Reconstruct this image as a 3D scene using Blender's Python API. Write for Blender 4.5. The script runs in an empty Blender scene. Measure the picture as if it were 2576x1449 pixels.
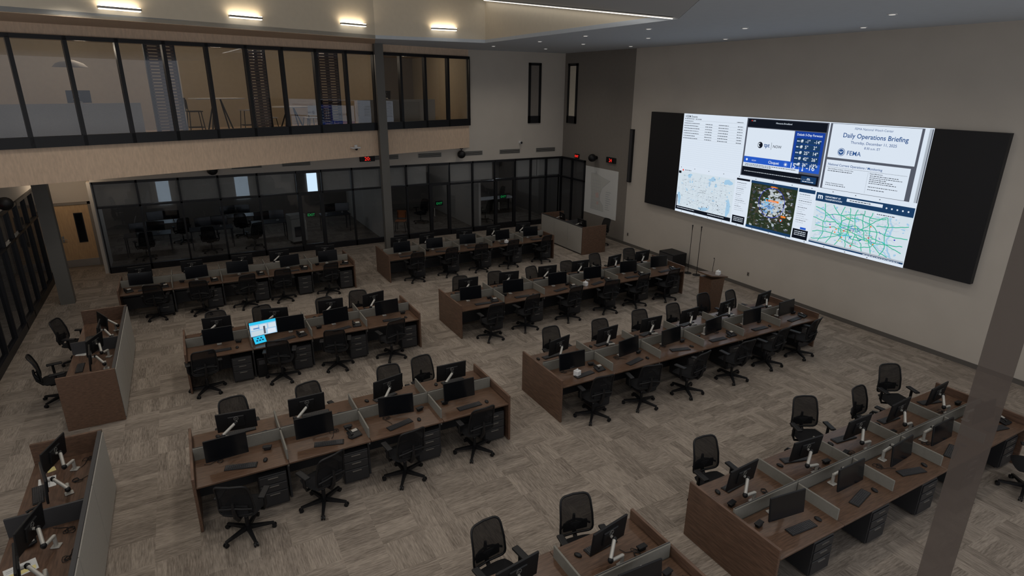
import bpy, bmesh, random
from math import *
from mathutils import Matrix, Vector
random.seed(7)
SC=bpy.context.scene; COL=SC.collection
try:
    SC.view_settings.view_transform='Standard'; SC.view_settings.exposure=0.0
except Exception: pass
# ---------------------------------------------------------------- materials
def newmat(n):
    m=bpy.data.materials.new(n);m.use_nodes=True;nt=m.node_tree;nt.nodes.clear()
    return m,nt,nt.nodes.new('ShaderNodeOutputMaterial')
def pbr(n,col,rough=.6,metal=0,noise=0.0,nscale=8.0,stretch=None,spec=.5,bump=0,alpha=1):
    m,nt,o=newmat(n);b=nt.nodes.new('ShaderNodeBsdfPrincipled')
    b.inputs['Base Color'].default_value=(*col,1);b.inputs['Roughness'].default_value=rough;b.inputs['Metallic'].default_value=metal
    b.inputs['Specular IOR Level'].default_value=spec;b.inputs['Alpha'].default_value=alpha
    nt.links.new(b.outputs[0],o.inputs[0])
    if noise or bump:
        tc=nt.nodes.new('ShaderNodeTexCoord');mp=nt.nodes.new('ShaderNodeMapping');nz=nt.nodes.new('ShaderNodeTexNoise')
        if stretch: mp.inputs['Scale'].default_value=stretch
        nz.inputs['Scale'].default_value=nscale;nz.inputs['Detail'].default_value=5
        nt.links.new(tc.outputs['Object'],mp.inputs[0]);nt.links.new(mp.outputs[0],nz.inputs['Vector'])
        if noise:
            r=nt.nodes.new('ShaderNodeValToRGB')
            r.color_ramp.elements[0].position=.3;r.color_ramp.elements[1].position=.7
            r.color_ramp.elements[0].color=(*[c*(1-noise) for c in col],1);r.color_ramp.elements[1].color=(*[min(1,c*(1+noise)) for c in col],1)
            nt.links.new(nz.outputs['Fac'],r.inputs[0]);nt.links.new(r.outputs[0],b.inputs['Base Color'])
        if bump:
            bp=nt.nodes.new('ShaderNodeBump');bp.inputs['Strength'].default_value=bump;bp.inputs['Distance'].default_value=.01
            nt.links.new(nz.outputs['Fac'],bp.inputs['Height']);nt.links.new(bp.outputs[0],b.inputs['Normal'])
    return m
def emi(n,col,s=1.0):
    m,nt,o=newmat(n);e=nt.nodes.new('ShaderNodeEmission');e.inputs[0].default_value=(*col,1);e.inputs[1].default_value=s
    nt.links.new(e.outputs[0],o.inputs[0]);return m
def glassmat(n,tint=(.75,.78,.8),base=.04,refl=.5):
    m,nt,o=newmat(n);t=nt.nodes.new('ShaderNodeBsdfTransparent');t.inputs[0].default_value=(*tint,1)
    g=nt.nodes.new('ShaderNodeBsdfGlossy');g.inputs['Roughness'].default_value=.01;g.inputs[0].default_value=(.9,.93,1,1)
    lw=nt.nodes.new('ShaderNodeLayerWeight');lw.inputs[0].default_value=.25
    mm=nt.nodes.new('ShaderNodeMath');mm.operation='MULTIPLY_ADD';mm.inputs[1].default_value=refl;mm.inputs[2].default_value=base
    mx=nt.nodes.new('ShaderNodeMixShader');nt.links.new(lw.outputs['Fresnel'],mm.inputs[0]);nt.links.new(mm.outputs[0],mx.inputs[0])
    nt.links.new(t.outputs[0],mx.inputs[1]);nt.links.new(g.outputs[0],mx.inputs[2]);nt.links.new(mx.outputs[0],o.inputs[0]);return m
def carpetmat():
    m,nt,o=newmat('carpet_tiles');N=nt.nodes.new;L=nt.links.new
    b=N('ShaderNodeBsdfPrincipled');b.inputs['Roughness'].default_value=.95;b.inputs['Specular IOR Level'].default_value=.1;L(b.outputs[0],o.inputs[0])
    g=N('ShaderNodeNewGeometry')
    def math(op,a,bv=None,c=None):
        n=N('ShaderNodeMath');n.operation=op
        for i,v in enumerate((a,bv,c)):
            if v is None: continue
            if isinstance(v,(int,float)): n.inputs[i].default_value=v
            else: L(v,n.inputs[i])
        return n.outputs[0]
    s=N('ShaderNodeSeparateXYZ');L(g.outputs['Position'],s.inputs[0]);x,y=s.outputs[0],s.outputs[1]
    T=.55
    cx=math('FLOOR',math('DIVIDE',x,T));cy=math('FLOOR',math('DIVIDE',y,T))
    cc=N('ShaderNodeCombineXYZ');L(cx,cc.inputs[0]);L(cy,cc.inputs[1])
    wn=N('ShaderNodeTexWhiteNoise');wn.noise_dimensions='3D';L(cc.outputs[0],wn.inputs['Vector'])
    par=math('MODULO',math('ABSOLUTE',math('ADD',cx,cy)),2.0)
    flip=math('GREATER_THAN',wn.outputs['Value'],.7)
    dirn=math('ABSOLUTE',math('SUBTRACT',par,flip))
    def mix(f,a,c):
        return math('ADD',math('MULTIPLY',a,math('SUBTRACT',1.0,f)),math('MULTIPLY',c,f))
    u=mix(dirn,x,y);w=mix(dirn,y,x)
    bw=math('FLOOR',math('DIVIDE',w,T/4))
    c2=N('ShaderNodeCombineXYZ');L(math('ADD',cx,math('MULTIPLY',cy,17.3)),c2.inputs[0]);L(bw,c2.inputs[1]);L(math('MULTIPLY',dirn,9.0),c2.inputs[2])
    wb=N('ShaderNodeTexWhiteNoise');wb.noise_dimensions='3D';L(c2.outputs[0],wb.inputs['Vector'])
    c3=N('ShaderNodeCombineXYZ');L(math('MULTIPLY',u,6.0),c3.inputs[0]);L(math('MULTIPLY',w,52.0),c3.inputs[1]);L(math('MULTIPLY',wb.outputs['Value'],30.0),c3.inputs[2])
    nz=N('ShaderNodeTexNoise');nz.inputs['Scale'].default_value=1.0;nz.inputs['Detail'].default_value=5;nz.inputs['Roughness'].default_value=.65;L(c3.outputs[0],nz.inputs['Vector'])
    v=math('ADD',math('MULTIPLY',nz.outputs['Fac'],.84),math('MULTIPLY',wb.outputs['Value'],.16))
    r=N('ShaderNodeValToRGB');e=r.color_ramp.elements
    e[0].position=.33;e[0].color=(.138,.115,.096,1);e[1].position=.68;e[1].color=(.335,.288,.242,1)
    L(v,r.inputs[0]);L(r.outputs[0],b.inputs['Base Color']);return m
M={}
M['carpet']=carpetmat()
M['wall']=pbr('painted_wall',(.50,.455,.40),.8,noise=.03,nscale=1.5)
M['taupe']=pbr('taupe_paint',(.20,.178,.155),.8,noise=.03)
M['gwall']=pbr('gallery_paint',(.38,.32,.235),.8,noise=.03)
M['cream']=pbr('cream_paint',(.70,.63,.51),.8,noise=.02)
M['ceil']=pbr('ceiling_paint',(.55,.60,.66),.85,noise=.02)
M['grayceil']=pbr('gray_ceiling',(.50,.52,.54),.8)
M['pink']=pbr('pale_wood_panel',(.64,.48,.35),.6,noise=.10,nscale=22,stretch=(1,1,.25))
M['wood']=pbr('walnut_laminate',(.095,.054,.034),.30,noise=.35,nscale=6,stretch=(1,9,9))
M['wood2']=pbr('walnut_panel',(.10,.056,.036),.45,noise=.35,nscale=5,stretch=(9,1,9))
M['woodv']=pbr('walnut_edge',(.105,.058,.036),.45,noise=.3,nscale=5,stretch=(3,3,12))
M['door']=pbr('maple_door',(.48,.32,.17),.45,noise=.12,nscale=4,stretch=(8,8,1))
M['gray']=pbr('gray_screen_fabric',(.17,.162,.14),.7,noise=.05,nscale=30)
M['lgray']=pbr('light_gray_panel',(.34,.325,.295),.6,noise=.04,nscale=30)
M['black']=pbr('black_plastic',(.006,.006,.007),.5,spec=.35)
M['blackm']=pbr('black_metal_frame',(.008,.008,.010),.4,spec=.35)
M['mesh']=pbr('black_mesh_fabric',(.007,.007,.008),.8,alpha=.88,spec=.2)
M['fabric']=pbr('black_seat_fabric',(.010,.010,.011),.9,bump=.3,nscale=200,spec=.2)
M['screen']=pbr('dark_glossy_screen',(.004,.0045,.006),.15)
M['vwblack']=pbr('matte_black_panel',(.014,.014,.016),.5,spec=.35)
M['silver']=pbr('silver_arm',(.42,.41,.38),.35,metal=.2)
M['dsteel']=pbr('dark_steel',(.033,.033,.036),.5)
M['ped']=pbr('charcoal_cabinet',(.020,.020,.022),.5)
M['steel']=pbr('steel',(.45,.44,.42),.35,metal=.9)
M['col']=pbr('gray_column_paint',(.115,.11,.10),.55)
M['white']=pbr('white_plastic',(.70,.70,.70),.5)
M['paper']=pbr('paper',(.62,.62,.60),.8)
M['map2']=pbr('map_fill',(.52,.52,.49),.8);M['map3']=pbr('map_pink',(.58,.44,.41),.8);M['map4']=pbr('map_line',(.38,.40,.41),.8)
M['yellow']=pbr('yellow_note',(.7,.6,.25),.8)
M['base']=pbr('rubber_base',(.10,.09,.08),.7)
M['glass']=glassmat('clear_glass',(.70,.73,.77),.05,.5);M['gglass']=glassmat('gallery_glass',(.80,.80,.80),.06,.42);M['dglass']=glassmat('smoked_glass',(.5,.52,.54),.06,.5)
M['shade']=pbr('roller_shade_cloth',(.66,.61,.54),.9,alpha=.62)
M['slat']=pbr('dark_wood_slat',(.09,.05,.038),.5)
M['orange']=pbr('orange_plastic',(.5,.16,.05),.6)
M['led']=emi('downlight_lens',(1,.95,.88),.7);M['sconce']=emi('sconce_diffuser',(1,.82,.58),15.0);M['line']=emi('linear_diffuser',(1,.93,.82),2.5)
M['day']=emi('daylight_window',(.60,.75,.88),1.6)
M['red']=emi('red_led',(1,.03,.02),1.2);M['green']=emi('green_exit_reflection',(.05,1,.25),.22)
W_=1.0
def E(n,c,s=W_): M[n]=emi('display_'+n,c,s)
E('e_white',(.70,.78,.88));E('e_black',(.006,.008,.014));E('e_gray',(.09,.10,.13));E('e_lgray',(.42,.47,.53));E('e_blue',(.010,.05,.33));E('e_blue2',(.02,.10,.55))
E('e_navy',(.012,.045,.12));E('e_text',(.05,.06,.08));E('e_btext',(.03,.09,.26));E('e_green',(.04,.46,.30));E('e_lime',(.35,.60,.15));E('e_mapbg',(.64,.73,.80));E('e_water',(.36,.58,.78));E('e_land',(.56,.67,.74));E('e_roadg',(.46,.54,.64))
E('e_forest',(.022,.034,.018));E('e_forest2',(.05,.055,.035));E('e_brown',(.055,.048,.034));E('e_cloud',(.50,.55,.60));E('e_snow',(.13,.28,.55));E('e_orange',(.85,.22,.03));E('e_red',(.8,.05,.03));E('e_purple',(.05,.06,.50));E('e_tan',(.58,.62,.60));E('e_cyan',(.03,.55,.85));E('e_yel',(.75,.65,.12))
# ---------------------------------------------------------------- mesh builder
_rb={}
class MB:
    def __init__(s): s.v=[];s.f=[];s.mi=[];s.sm=[];s.mats=[]
    def idx(s,mat):
        m=M[mat]
        if m not in s.mats: s.mats.append(m)
        return s.mats.index(m)
    def add(s,vs,fs,mat,T=None,smooth=False):
        o=len(s.v);i=s.idx(mat)
        for p in vs:
            p=Vector(p)
            if T is not None: p=T@p
            s.v.append(tuple(p))
        for f in fs: s.f.append([o+k for k in f]);s.mi.append(i);s.sm.append(smooth)
        return s
    def box(s,x0,x1,y0,y1,z0,z1,mat,T=None):
        return s.add([(x0,y0,z0),(x1,y0,z0),(x1,y1,z0),(x0,y1,z0),(x0,y0,z1),(x1,y0,z1),(x1,y1,z1),(x0,y1,z1)],
         [(0,3,2,1),(4,5,6,7),(0,1,5,4),(1,2,6,5),(2,3,7,6),(3,0,4,7)],mat,T)
    def rbox(s,c,sz,r,mat,seg=2,T=None):
        k=(tuple(sz),r,seg)
        if k not in _rb:
            bm=bmesh.new();bmesh.ops.create_cube(bm,size=1)
            for v in bm.verts: v.co=Vector((v.co.x*sz[0],v.co.y*sz[1],v.co.z*sz[2]))
            bmesh.ops.bevel(bm,geom=list(bm.edges),offset=r,segments=seg,profile=.5,affect='EDGES')
            bm.verts.index_update();_rb[k]=([tuple(v.co) for v in bm.verts],[[v.index for v in f.verts] for f in bm.faces]);bm.free()
        vs,fs=_rb[k];TT=Matrix.Translation(c)
        if T is not None: TT=T@TT
        return s.add(vs,fs,mat,TT,False)
    def cyl(s,p0,p1,r0,r1,mat,n=12,T=None):
        p0=Vector(p0);p1=Vector(p1);d=(p1-p0).normalized();a=Vector((0,0,1)) if abs(d.z)<.9 else Vector((1,0,0))
        u=d.cross(a).normalized();w=d.cross(u);vs=[]
        for p,r in((p0,r0),(p1,r1)):
            for i in range(n): t=2*pi*i/n;vs.append(p+u*cos(t)*r+w*sin(t)*r)
        s.add(vs,[(i,(i+1)%n,n+(i+1)%n,n+i) for i in range(n)],mat,T,True)
        return s.add(vs,[tuple(range(n))[::-1],tuple(range(n,2*n))],mat,T)
    def tube(s,pts,r,mat,n=8,closed=False,T=None):
        pts=[Vector(p) for p in pts];N=len(pts);vs=[]
        for i,p in enumerate(pts):
            a=pts[(i-1)%N] if closed or i>0 else p;b=pts[(i+1)%N] if closed or i<N-1 else p
            d=(b-a).normalized();q=Vector((0,0,1)) if abs(d.z)<.85 else Vector((0,1,0))
            u=d.cross(q).normalized();w=d.cross(u);rr=r[i] if isinstance(r,(list,tuple)) else r
            if i>0 and u.dot(pu)<0 and abs(u.dot(pu))>abs(w.dot(pu)): u=-u;w=-w
            pu=u
            for k in range(n): t=2*pi*k/n;vs.append(p+u*cos(t)*rr+w*sin(t)*rr)
        fs=[]
        for i in range(N if closed else N-1):
            j=(i+1)%N
            for k in range(n): fs.append((i*n+k,i*n+(k+1)%n,j*n+(k+1)%n,j*n+k))
        s.add(vs,fs,mat,T,True)
        if not closed: s.add(vs,[tuple(range(n))[::-1],tuple(range((N-1)*n,N*n))],mat,T)
        return s
    def sph(s,c,r,mat,n=14,T=None):
        vs=[];fs=[];h=n//2
        for i in range(h+1):
            ph=pi*i/h
            for k in range(n): t=2*pi*k/n;vs.append((c[0]+r[0]*sin(ph)*cos(t),c[1]+r[1]*sin(ph)*sin(t),c[2]+r[2]*cos(ph)))
        for i in range(h):
            for k in range(n): fs.append((i*n+k,(i+1)*n+k,(i+1)*n+(k+1)%n,i*n+(k+1)%n))
        return s.add(vs,fs,mat,T,True)
    def mesh(s,name):
        me=bpy.data.meshes.new(name);me.from_pydata(s.v,[],s.f)
        for m in s.mats: me.materials.append(m)
        me.polygons.foreach_set('material_index',s.mi);me.polygons.foreach_set('use_smooth',s.sm)
        me.validate();me.update();return me
    def structure(s,name,label=None):
        o=bpy.data.objects.new(name,s.mesh(name));COL.objects.link(o);o['kind']='structure'
        if label:o['label']=label
        return o
def thing(name,parts,loc=(0,0,0),rz=0,label='',cat='',group=None):
    r=bpy.data.objects.new(name,None);r.empty_display_size=.1;COL.objects.link(r)
    r.location=loc;r.rotation_euler=(0,0,rz);r['label']=label;r['category']=cat
    if group:r['group']=group
    L=[]
    for p in parts:
        o=bpy.data.objects.new(p[0],p[1]);COL.objects.link(o)
        o.parent=L[p[2]] if len(p)>2 and p[2] is not None else r
        if len(p)>3 and p[3]: o['label']=p[3]
        L.append(o)
    return r
_t={}
def textgeo(t,size,align='LEFT',bold=0):
    k=(t,size,align,bold)
    if k in _t: return _t[k]
    c=bpy.data.curves.new('tmp','FONT');c.body=t;c.size=size;c.align_x=align;c.resolution_u=3;c.offset=bold*size
    o=bpy.data.objects.new('tmp',c);COL.objects.link(o);dg=bpy.context.evaluated_depsgraph_get();dg.update()
    me=o.evaluated_get(dg).to_mesh();r=([tuple(v.co) for v in me.vertices],[list(p.vertices) for p in me.polygons])
    o.evaluated_get(dg).to_mesh_clear();bpy.data.objects.remove(o);bpy.data.curves.remove(c);_t[k]=r;return r
# ---------------------------------------------------------------- camera
y,p,r=radians(-28.87),radians(71.11),radians(0.51)
R=Matrix.Rotation(y,4,'Z')@Matrix.Rotation(p,4,'X')@Matrix.Rotation(r,4,'Z')
cd=bpy.data.cameras.new('camera');cd.sensor_width=36;cd.lens=1490/2576*36;cd.clip_start=.05
cam=bpy.data.objects.new('camera',cd);COL.objects.link(cam);cam.matrix_world=Matrix.Translation((0,0,6.006))@R;SC.camera=cam
# ---------------------------------------------------------------- room shell
XW=15.1;YB=22.8;ZC=7.32
MB().box(-10,XW+.3,-2,31,-.2,0,'carpet').structure('floor','gray-brown carpet tiles with streaked quarter-turn pattern')
b=MB();b.box(XW,XW+.3,-2,18.15,0,ZC+.3,'wall');b.box(XW,XW+.3,18.15,YB+.3,0,ZC+.3,'taupe')
b.structure('wall_right','light gray-beige painted wall with a taupe section')
MB().box(XW-.02,XW,-2,20.9,0,.11,'base').structure('baseboard_right')
b=MB();b.box(-2.66,10.5,YB,YB+.2,3.0,3.56,'wall');b.box(10.5,XW,YB,YB+.2,3.0,ZC+.3,'wall');b.structure('wall_back','light gray-beige wall above the glass storefront')
b=MB();b.box(-4.3,-2.66,24.2,24.4,0,3.56,'wall');b.box(-2.76,-2.66,YB,24.2,0,3.0,'wall');b.structure('wall_alcove')
b=MB();b.box(-4.3,-4.12,12,24.3,2.95,3.56,'wall');b.box(-4.3,-4.12,23.2,24.3,0,2.95,'wall');b.structure('wall_left')
b=MB();b.box(-10,15.4,29,29.2,0,7.4,'taupe');b.structure('wall_rear')
b=MB();b.box(-9.9,-9.7,5,29,0,3.5,'taupe');b.structure('wall_far_left')
b=MB();b.box(XW,XW+.2,YB+.2,29.2,0,3.5,'taupe');b.box(-2.7,15.1,YB+.2,29,3.3,3.4,'taupe');b.structure('wall_office')
b=MB();b.box(6.75,6.85,YB+.2,29,0,3.3,'wall');b.box(11.0,11.1,YB+.2,29,0,3.3,'wall');b.structure('wall_partition')
def fy(x): return 19.637+.3*x
def prism(b,pts,z0,z1,mat):
    n=len(pts);vs=[(q[0],q[1],z0) for q in pts]+[(q[0],q[1],z1) for q in pts]
    b.add(vs,[tuple(range(n))[::-1],tuple(range(n,2*n))]+[(i,(i+1)%n,n+(i+1)%n,n+i) for i in range(n)],mat)
b=MB();prism(b,[(-9,fy(-9)),(10.5,fy(10.5)),(10.5,YB+.2),(10.5,29),(-9,29)],3.56,4.45,'pink');b.structure('trim_1','pale wood gallery slab edge band')
b=MB();prism(b,[(-9,fy(-9)),(10.5,fy(10.5)),(10.5,fy(10.5)+.15),(-9,fy(-9)+.15)],7.05,ZC,'pink')
prism(b,[(-9,fy(-9)-.0),(-9,14.16),(-2.74,16.3),(5.74,19.2),(6.4,fy(6.4))],ZC-.012,ZC-.002,'pink');b.structure('trim_2','pale wood fascia above gallery glazing')
b=MB();prism(b,[(-9,fy(-9)+5),(8,fy(8)+5),(8,fy(8)+5.1),(-9,fy(-9)+5.1)],4.45,7.2,'gwall');b.box(10.4,10.5,YB,29,4.45,7.2,'gwall');b.structure('wall_gallery')
b=MB();prism(b,[(-9,fy(-9)+.15),(10.4,fy(10.4)+.15),(10.4,29),(-9,29)],7.18,7.25,'gwall');b.structure('ceiling_gallery')
b=MB()
def flat(pts,z,mat): prism(b,pts,z,z+.1,mat)
flat([(9.35,-4),(XW,-4),(XW,23),(9.35,23)],ZC,'ceil')
flat([(9.35,18.95),(9.35,23),(-9.5,23),(-9.5,14),(-2.74,16.3),(5.74,19.2)],ZC,'ceil')
flat([(9.35,10),(-1.2,-4),(9.35,-4)],ZC,'ceil')
b.structure('ceiling','flat painted ceiling with recessed downlights')
b=MB()
b.add([(9.36,9.9,ZC),(9.36,19.0,ZC),(9.36,19.0,10),(9.36,9.9,10)],[(0,1,2,3)],'cream')
pl=[(9.36,18.95),(5.74,19.2),(-2.74,16.3),(-9.5,14)]
for i in range(3):
    a,c=pl[i],pl[i+1];b.add([(*a,ZC),(*c,ZC),(*c,10),(*a,10)],[(0,1,2,3)],'cream')
b.structure('wall_coffer','cream painted walls of the raised ceiling coffer')
b=MB();b.add([(9.34,10,ZC),(9.34,19.08,8.62),(9.34-1.72*7,19.08-2.28*7,8.62),(9.34-1.72*7,10-2.28*7,ZC)],[(0,1,2,3)],'grayceil')
b.add([(-10,-4,10),(16,-4,10),(16,30,10),(-10,30,10)],[(0,1,2,3)],'cream');b.structure('ceiling_coffer','sloped gray ceiling inside the coffer')
b=MB();d=Vector((0,8.75,1.25));P0=Vector((9.28,10.1,ZC+.0));
b.add([P0,P0+d,P0+d+Vector((-.09,-.11,0)),P0+Vector((-.09,-.11,0))],[(0,1,2,3)],'line')
b.add([P0+Vector((0,0,.012)),P0+d+Vector((0,0,.012)),P0+d+Vector((-.12,-.16,.012)),P0+Vector((-.12,-.16,.012))],[(0,1,2,3)],'dsteel')
thing('linear_light',[('diffuser',b.mesh('diffuser'))],label='long glowing linear ceiling light along the coffer edge',cat='light')
# ---------------------------------------------------------------- glazing
def glazing(name,P0,P1,z0,z1,ms,rails,fr=.06,dp=.12,glass='glass',base=.0,label=None,top=.08,boty=.08):
    P0=Vector(P0);P1=Vector(P1);L=(P1-P0).length;a=atan2(P1.y-P0.y,P1.x-P0.x)
    T=Matrix.Translation((P0.x,P0.y,0))@Matrix.Rotation(a,4,'Z');b=MB()
    b.box(0,L,-dp/2,dp/2,z0,z0+boty,'blackm',T);b.box(0,L,-dp/2,dp/2,z1-top,z1,'blackm',T)
    for m in ms: b.box(max(0,m-fr/2),min(L,m+fr/2),-dp/2,dp/2,z0,z1,'blackm',T)
    for q in rails: b.box(0,L,-dp/2,dp/2,q-fr/2,q+fr/2,'blackm',T)
    b.add([(0,0,z0),(L,0,z0),(L,0,z1),(0,0,z1)],[(0,1,2,3)],glass,T)
    return b.structure(name,label)
k=1/cos(atan(.3));gl=[(i*1.05)*k for i in range(0,19)]
x0=10.5-1.05*18
glazing('window_1',(x0,fy(x0)-.02),(10.5,fy(10.5)-.02),4.45,7.06,gl,[],fr=.09,dp=.16,boty=.26,top=.1,glass='gglass',label='black-framed gallery glazing overlooking the hall')
glazing('window_2',(-2.62,YB),(3.56,YB),0,3.0,[0,1.2,2.4,3.6,4.85,6.18],[2.18],label='black-framed glass storefront',boty=.2)
glazing('window_3',(4.42,YB),(8.69,YB),0,3.0,[0,1.15,2.3,3.3,4.27],[2.18],label='black-framed glass storefront',boty=.2)
glazing('window_4',(9.56,YB),(11.68,YB),0,3.0,[0,1.06,2.12],[2.12],label='black-framed glass storefront',boty=.2)
glazing('window_5',(12.66,YB),(15.1,YB),0,3.0,[0,.8,1.6,2.44],[2.12],label='black-framed glass storefront',boty=.2)
glazing('window_6',(XW-.03,YB),(XW-.03,20.95),0,3.0,[0,.9,1.85],[2.12],label='black-framed glass in the side wall',boty=.2)
glazing('window_7',(-4.12,12),(-4.12,23.2),0,2.95,[i*1.02 for i in range(12)],[2.15],glass='dglass',label='black-framed side glass wall',boty=.2)
for i,(a,c) in enumerate(((3.56,4.42),(8.69,9.56),(11.68,12.66))):
    b=MB()
    b.box(a,c,YB-.05,YB+.05,2.9,3.0,'blackm');b.box(a,c,YB-.05,YB+.05,2.1,2.2,'blackm')
    b.box(a,a+.1,YB-.06,YB+.04,0,2.15,'blackm');b.box(c-.1,c,YB-.06,YB+.04,0,2.15,'blackm');b.box(a,c,YB-.05,YB+.03,0,.25,'blackm')
    b.add([(a,YB,0),(c,YB,0),(c,YB,3),(a,YB,3)],[(0,1,2,3)],'glass')
    b.cyl((a+.14,YB-.12,.85),(a+.14,YB-.12,1.2),.012,.012,'steel');b.cyl((a+.14,YB-.12,.9),(a+.14,YB-.04,.9),.01,.01,'steel');b.cyl((a+.14,YB-.12,1.15),(a+.14,YB-.04,1.15),.01,.01,'steel')
    b.structure('door_%d'%(i+1),'black-framed glass door with steel pull')
b=MB();b.box(-3.95,-3.0,24.12,24.2,0,2.13,'door');b.box(-4.03,-3.95,24.08,24.22,0,2.2,'taupe');b.box(-3.0,-2.92,24.08,24.22,0,2.2,'taupe');b.box(-4.03,-2.92,24.08,24.22,2.13,2.2,'taupe')
b.box(-3.95,-3.0,24.1,24.12,0.01,.26,'steel');b.box(-3.45,-3.2,24.1,24.13,.85,1.85,'blackm');b.box(-3.42,-3.23,24.09,24.1,.88,1.82,'screen')
b.box(-3.9,-3.84,24.1,24.12,.9,1.1,'steel');b.cyl((-3.87,24.05,1.0),(-3.76,24.05,1.0),.012,.012,'steel');b.structure('door_4','maple wood door with narrow vision panel and steel kick plate')
def nwin(n,axis,a0,a1):
    b=MB();z0,z1=4.47,6.9
    def q(u0,u1,d0,d1,za,zb,m):
        if axis=='y': b.box(u0,u1,YB-d1,YB-d0,za,zb,m)
        else: b.box(XW-d1,XW-d0,u0,u1,za,zb,m)
    t=.1
    q(a0,a0+t,0,.05,z0,z1,'blackm');q(a1-t,a1,0,.05,z0,z1,'blackm');q(a0,a1,0,.05,z0,z0+.3,'blackm');q(a0,a1,0,.05,z1-t,z1,'blackm')
    q(a0+t,a1-t,.0,.01,z0+.3,z1-t,'taupe' if axis=='y' else 'cream');b.structure(n,'tall narrow black-framed window')
nwin('window_8','y',13.27,13.88);nwin('window_9','x',21.8,22.5)
b=MB();T=Matrix.Translation((6.45,21.38,0));b.box(-.15,.15,-.12,.12,0,ZC,'col',T);b.structure('trim_3','gray painted steel column')
b=MB();T=Matrix.Translation((-3.45,20.05,0));b.box(-.17,.17,-.13,.13,0,3.56,'col',T);b.structure('trim_4','gray painted steel column')
m,nt,o=newmat('mullion_reflection');pb=nt.nodes.new('ShaderNodeBsdfPrincipled');pb.inputs['Base Color'].default_value=(.075,.052,.038,1);pb.inputs['Roughness'].default_value=.6  # see-through brown strip, added to imitate a mullion's reflection
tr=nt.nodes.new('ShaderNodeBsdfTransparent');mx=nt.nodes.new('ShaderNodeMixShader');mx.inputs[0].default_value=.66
nt.links.new(tr.outputs[0],mx.inputs[1]);nt.links.new(pb.outputs[0],mx.inputs[2]);nt.links.new(mx.outputs[0],o.inputs[0]);M['mull_refl']=m
b=MB();T=Matrix.Translation((1.0375,.3570,0))@Matrix.Rotation(radians(-70),4,'Z');b.box(-.022,.022,-.002,.002,0,ZC,'mull_refl',T);b.structure('trim_5','translucent brown strip standing in for a mullion reflection')
# ---------------------------------------------------------------- ceiling fixtures and added fill lights
g='wall sconces above the gallery'
for (sx,sy,sz,ang) in ((-.74,16.98,7.55,.33),(1.95,17.9,7.60,.33),(4.98,18.94,7.66,.33),(7.92,19.05,7.68,-.07)):
    b=MB();b.rbox((0,-.09,0),(.86,.10,.05),.012,'steel');b2=MB();b2.box(-.41,.41,-.13,-.045,.027,.04,'sconce');b3=MB();b3.box(-.41,.41,-.13,-.05,-.045,-.027,'line');b4=MB();b4.box(-.06,.06,-.05,0,-.03,.03,'steel')
    thing('wall_sconce',[('housing',b.mesh('housing')),('diffuser',b2.mesh('diffuser')),('diffuser',b3.mesh('diffuser')),('bracket',b4.mesh('bracket'))],(sx,sy,sz),ang,'rectangular metal wall sconce glowing warm on the cream wall','lamp',g)
def lamp(kind,loc,en,col=(1,.93,.84),**k):
    l=bpy.data.lights.new('lamp',kind);l.energy=en;l.color=col
    for a,v in k.items(): setattr(l,a,v)
    o=bpy.data.objects.new('downlight_or_fill',l);COL.objects.link(o);o.location=loc;return o
b=MB();b.cyl((0,0,0),(0,0,-.012),.085,.085,'white',20);ring=b.mesh('trim_ring');b=MB();b.cyl((0,0,-.012),(0,0,-.016),.055,.055,'led',20);lens=b.mesh('lens')
for X,Y in ((10.3,12.0),(12.0,10.6),(14.0,9.0),(10.3,14.6),(12.2,14.2),(14.2,13.2),(10.4,17.2),(12.2,17.4),(14.2,17.4),(10.3,20.2),(12.6,20.4),(12.0,7.2),(14.0,5.4)):
    t=thing('downlight',[('trim_ring',ring),('lens',lens)],(X,Y,ZC),0,'small round recessed ceiling downlight','light','recessed ceiling downlights')
for X in (10.4,12.6):
    for Y in (2,5,8,11,14,17,20.5):
        lamp('SPOT',(X,Y,ZC-.05),98,spot_size=2.5,spot_blend=1,shadow_soft_size=.3)
for X in (-1.5,2.0,5.5):  # fill spots added to light the left desks, without fixtures
    for Y,Z in ((2,7.2),(5,7.2),(9,7.3),(13,7.7)):
        lamp('SPOT',(X,Y,Z),125,spot_size=2.5,spot_blend=1,shadow_soft_size=.3)
for X in (-1.5,2,5.5): lamp('SPOT',(X,16.2,7.5),140,spot_size=2.5,spot_blend=1,shadow_soft_size=.3)  # back row of the added fill spots
for X in (-6,-2,1.5,5,8.5):
    lamp('POINT',(X,fy(X)+2.5,6.9),26,(1,.86,.68),shadow_soft_size=.15)
for X in (-1,3,8.5,13):
    lamp('POINT',(X,25.5,3.0),12,(.85,.93,1),shadow_soft_size=.2)
lamp('POINT',(-3.3,22.5,3.2),20,(1,.86,.68),shadow_soft_size=.15)
w=bpy.data.worlds.new('world');SC.world=w;w.use_nodes=True;w.node_tree.nodes['Background'].inputs[0].default_value=(.88,.89,.92,1);w.node_tree.nodes['Background'].inputs[1].default_value=.85
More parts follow.
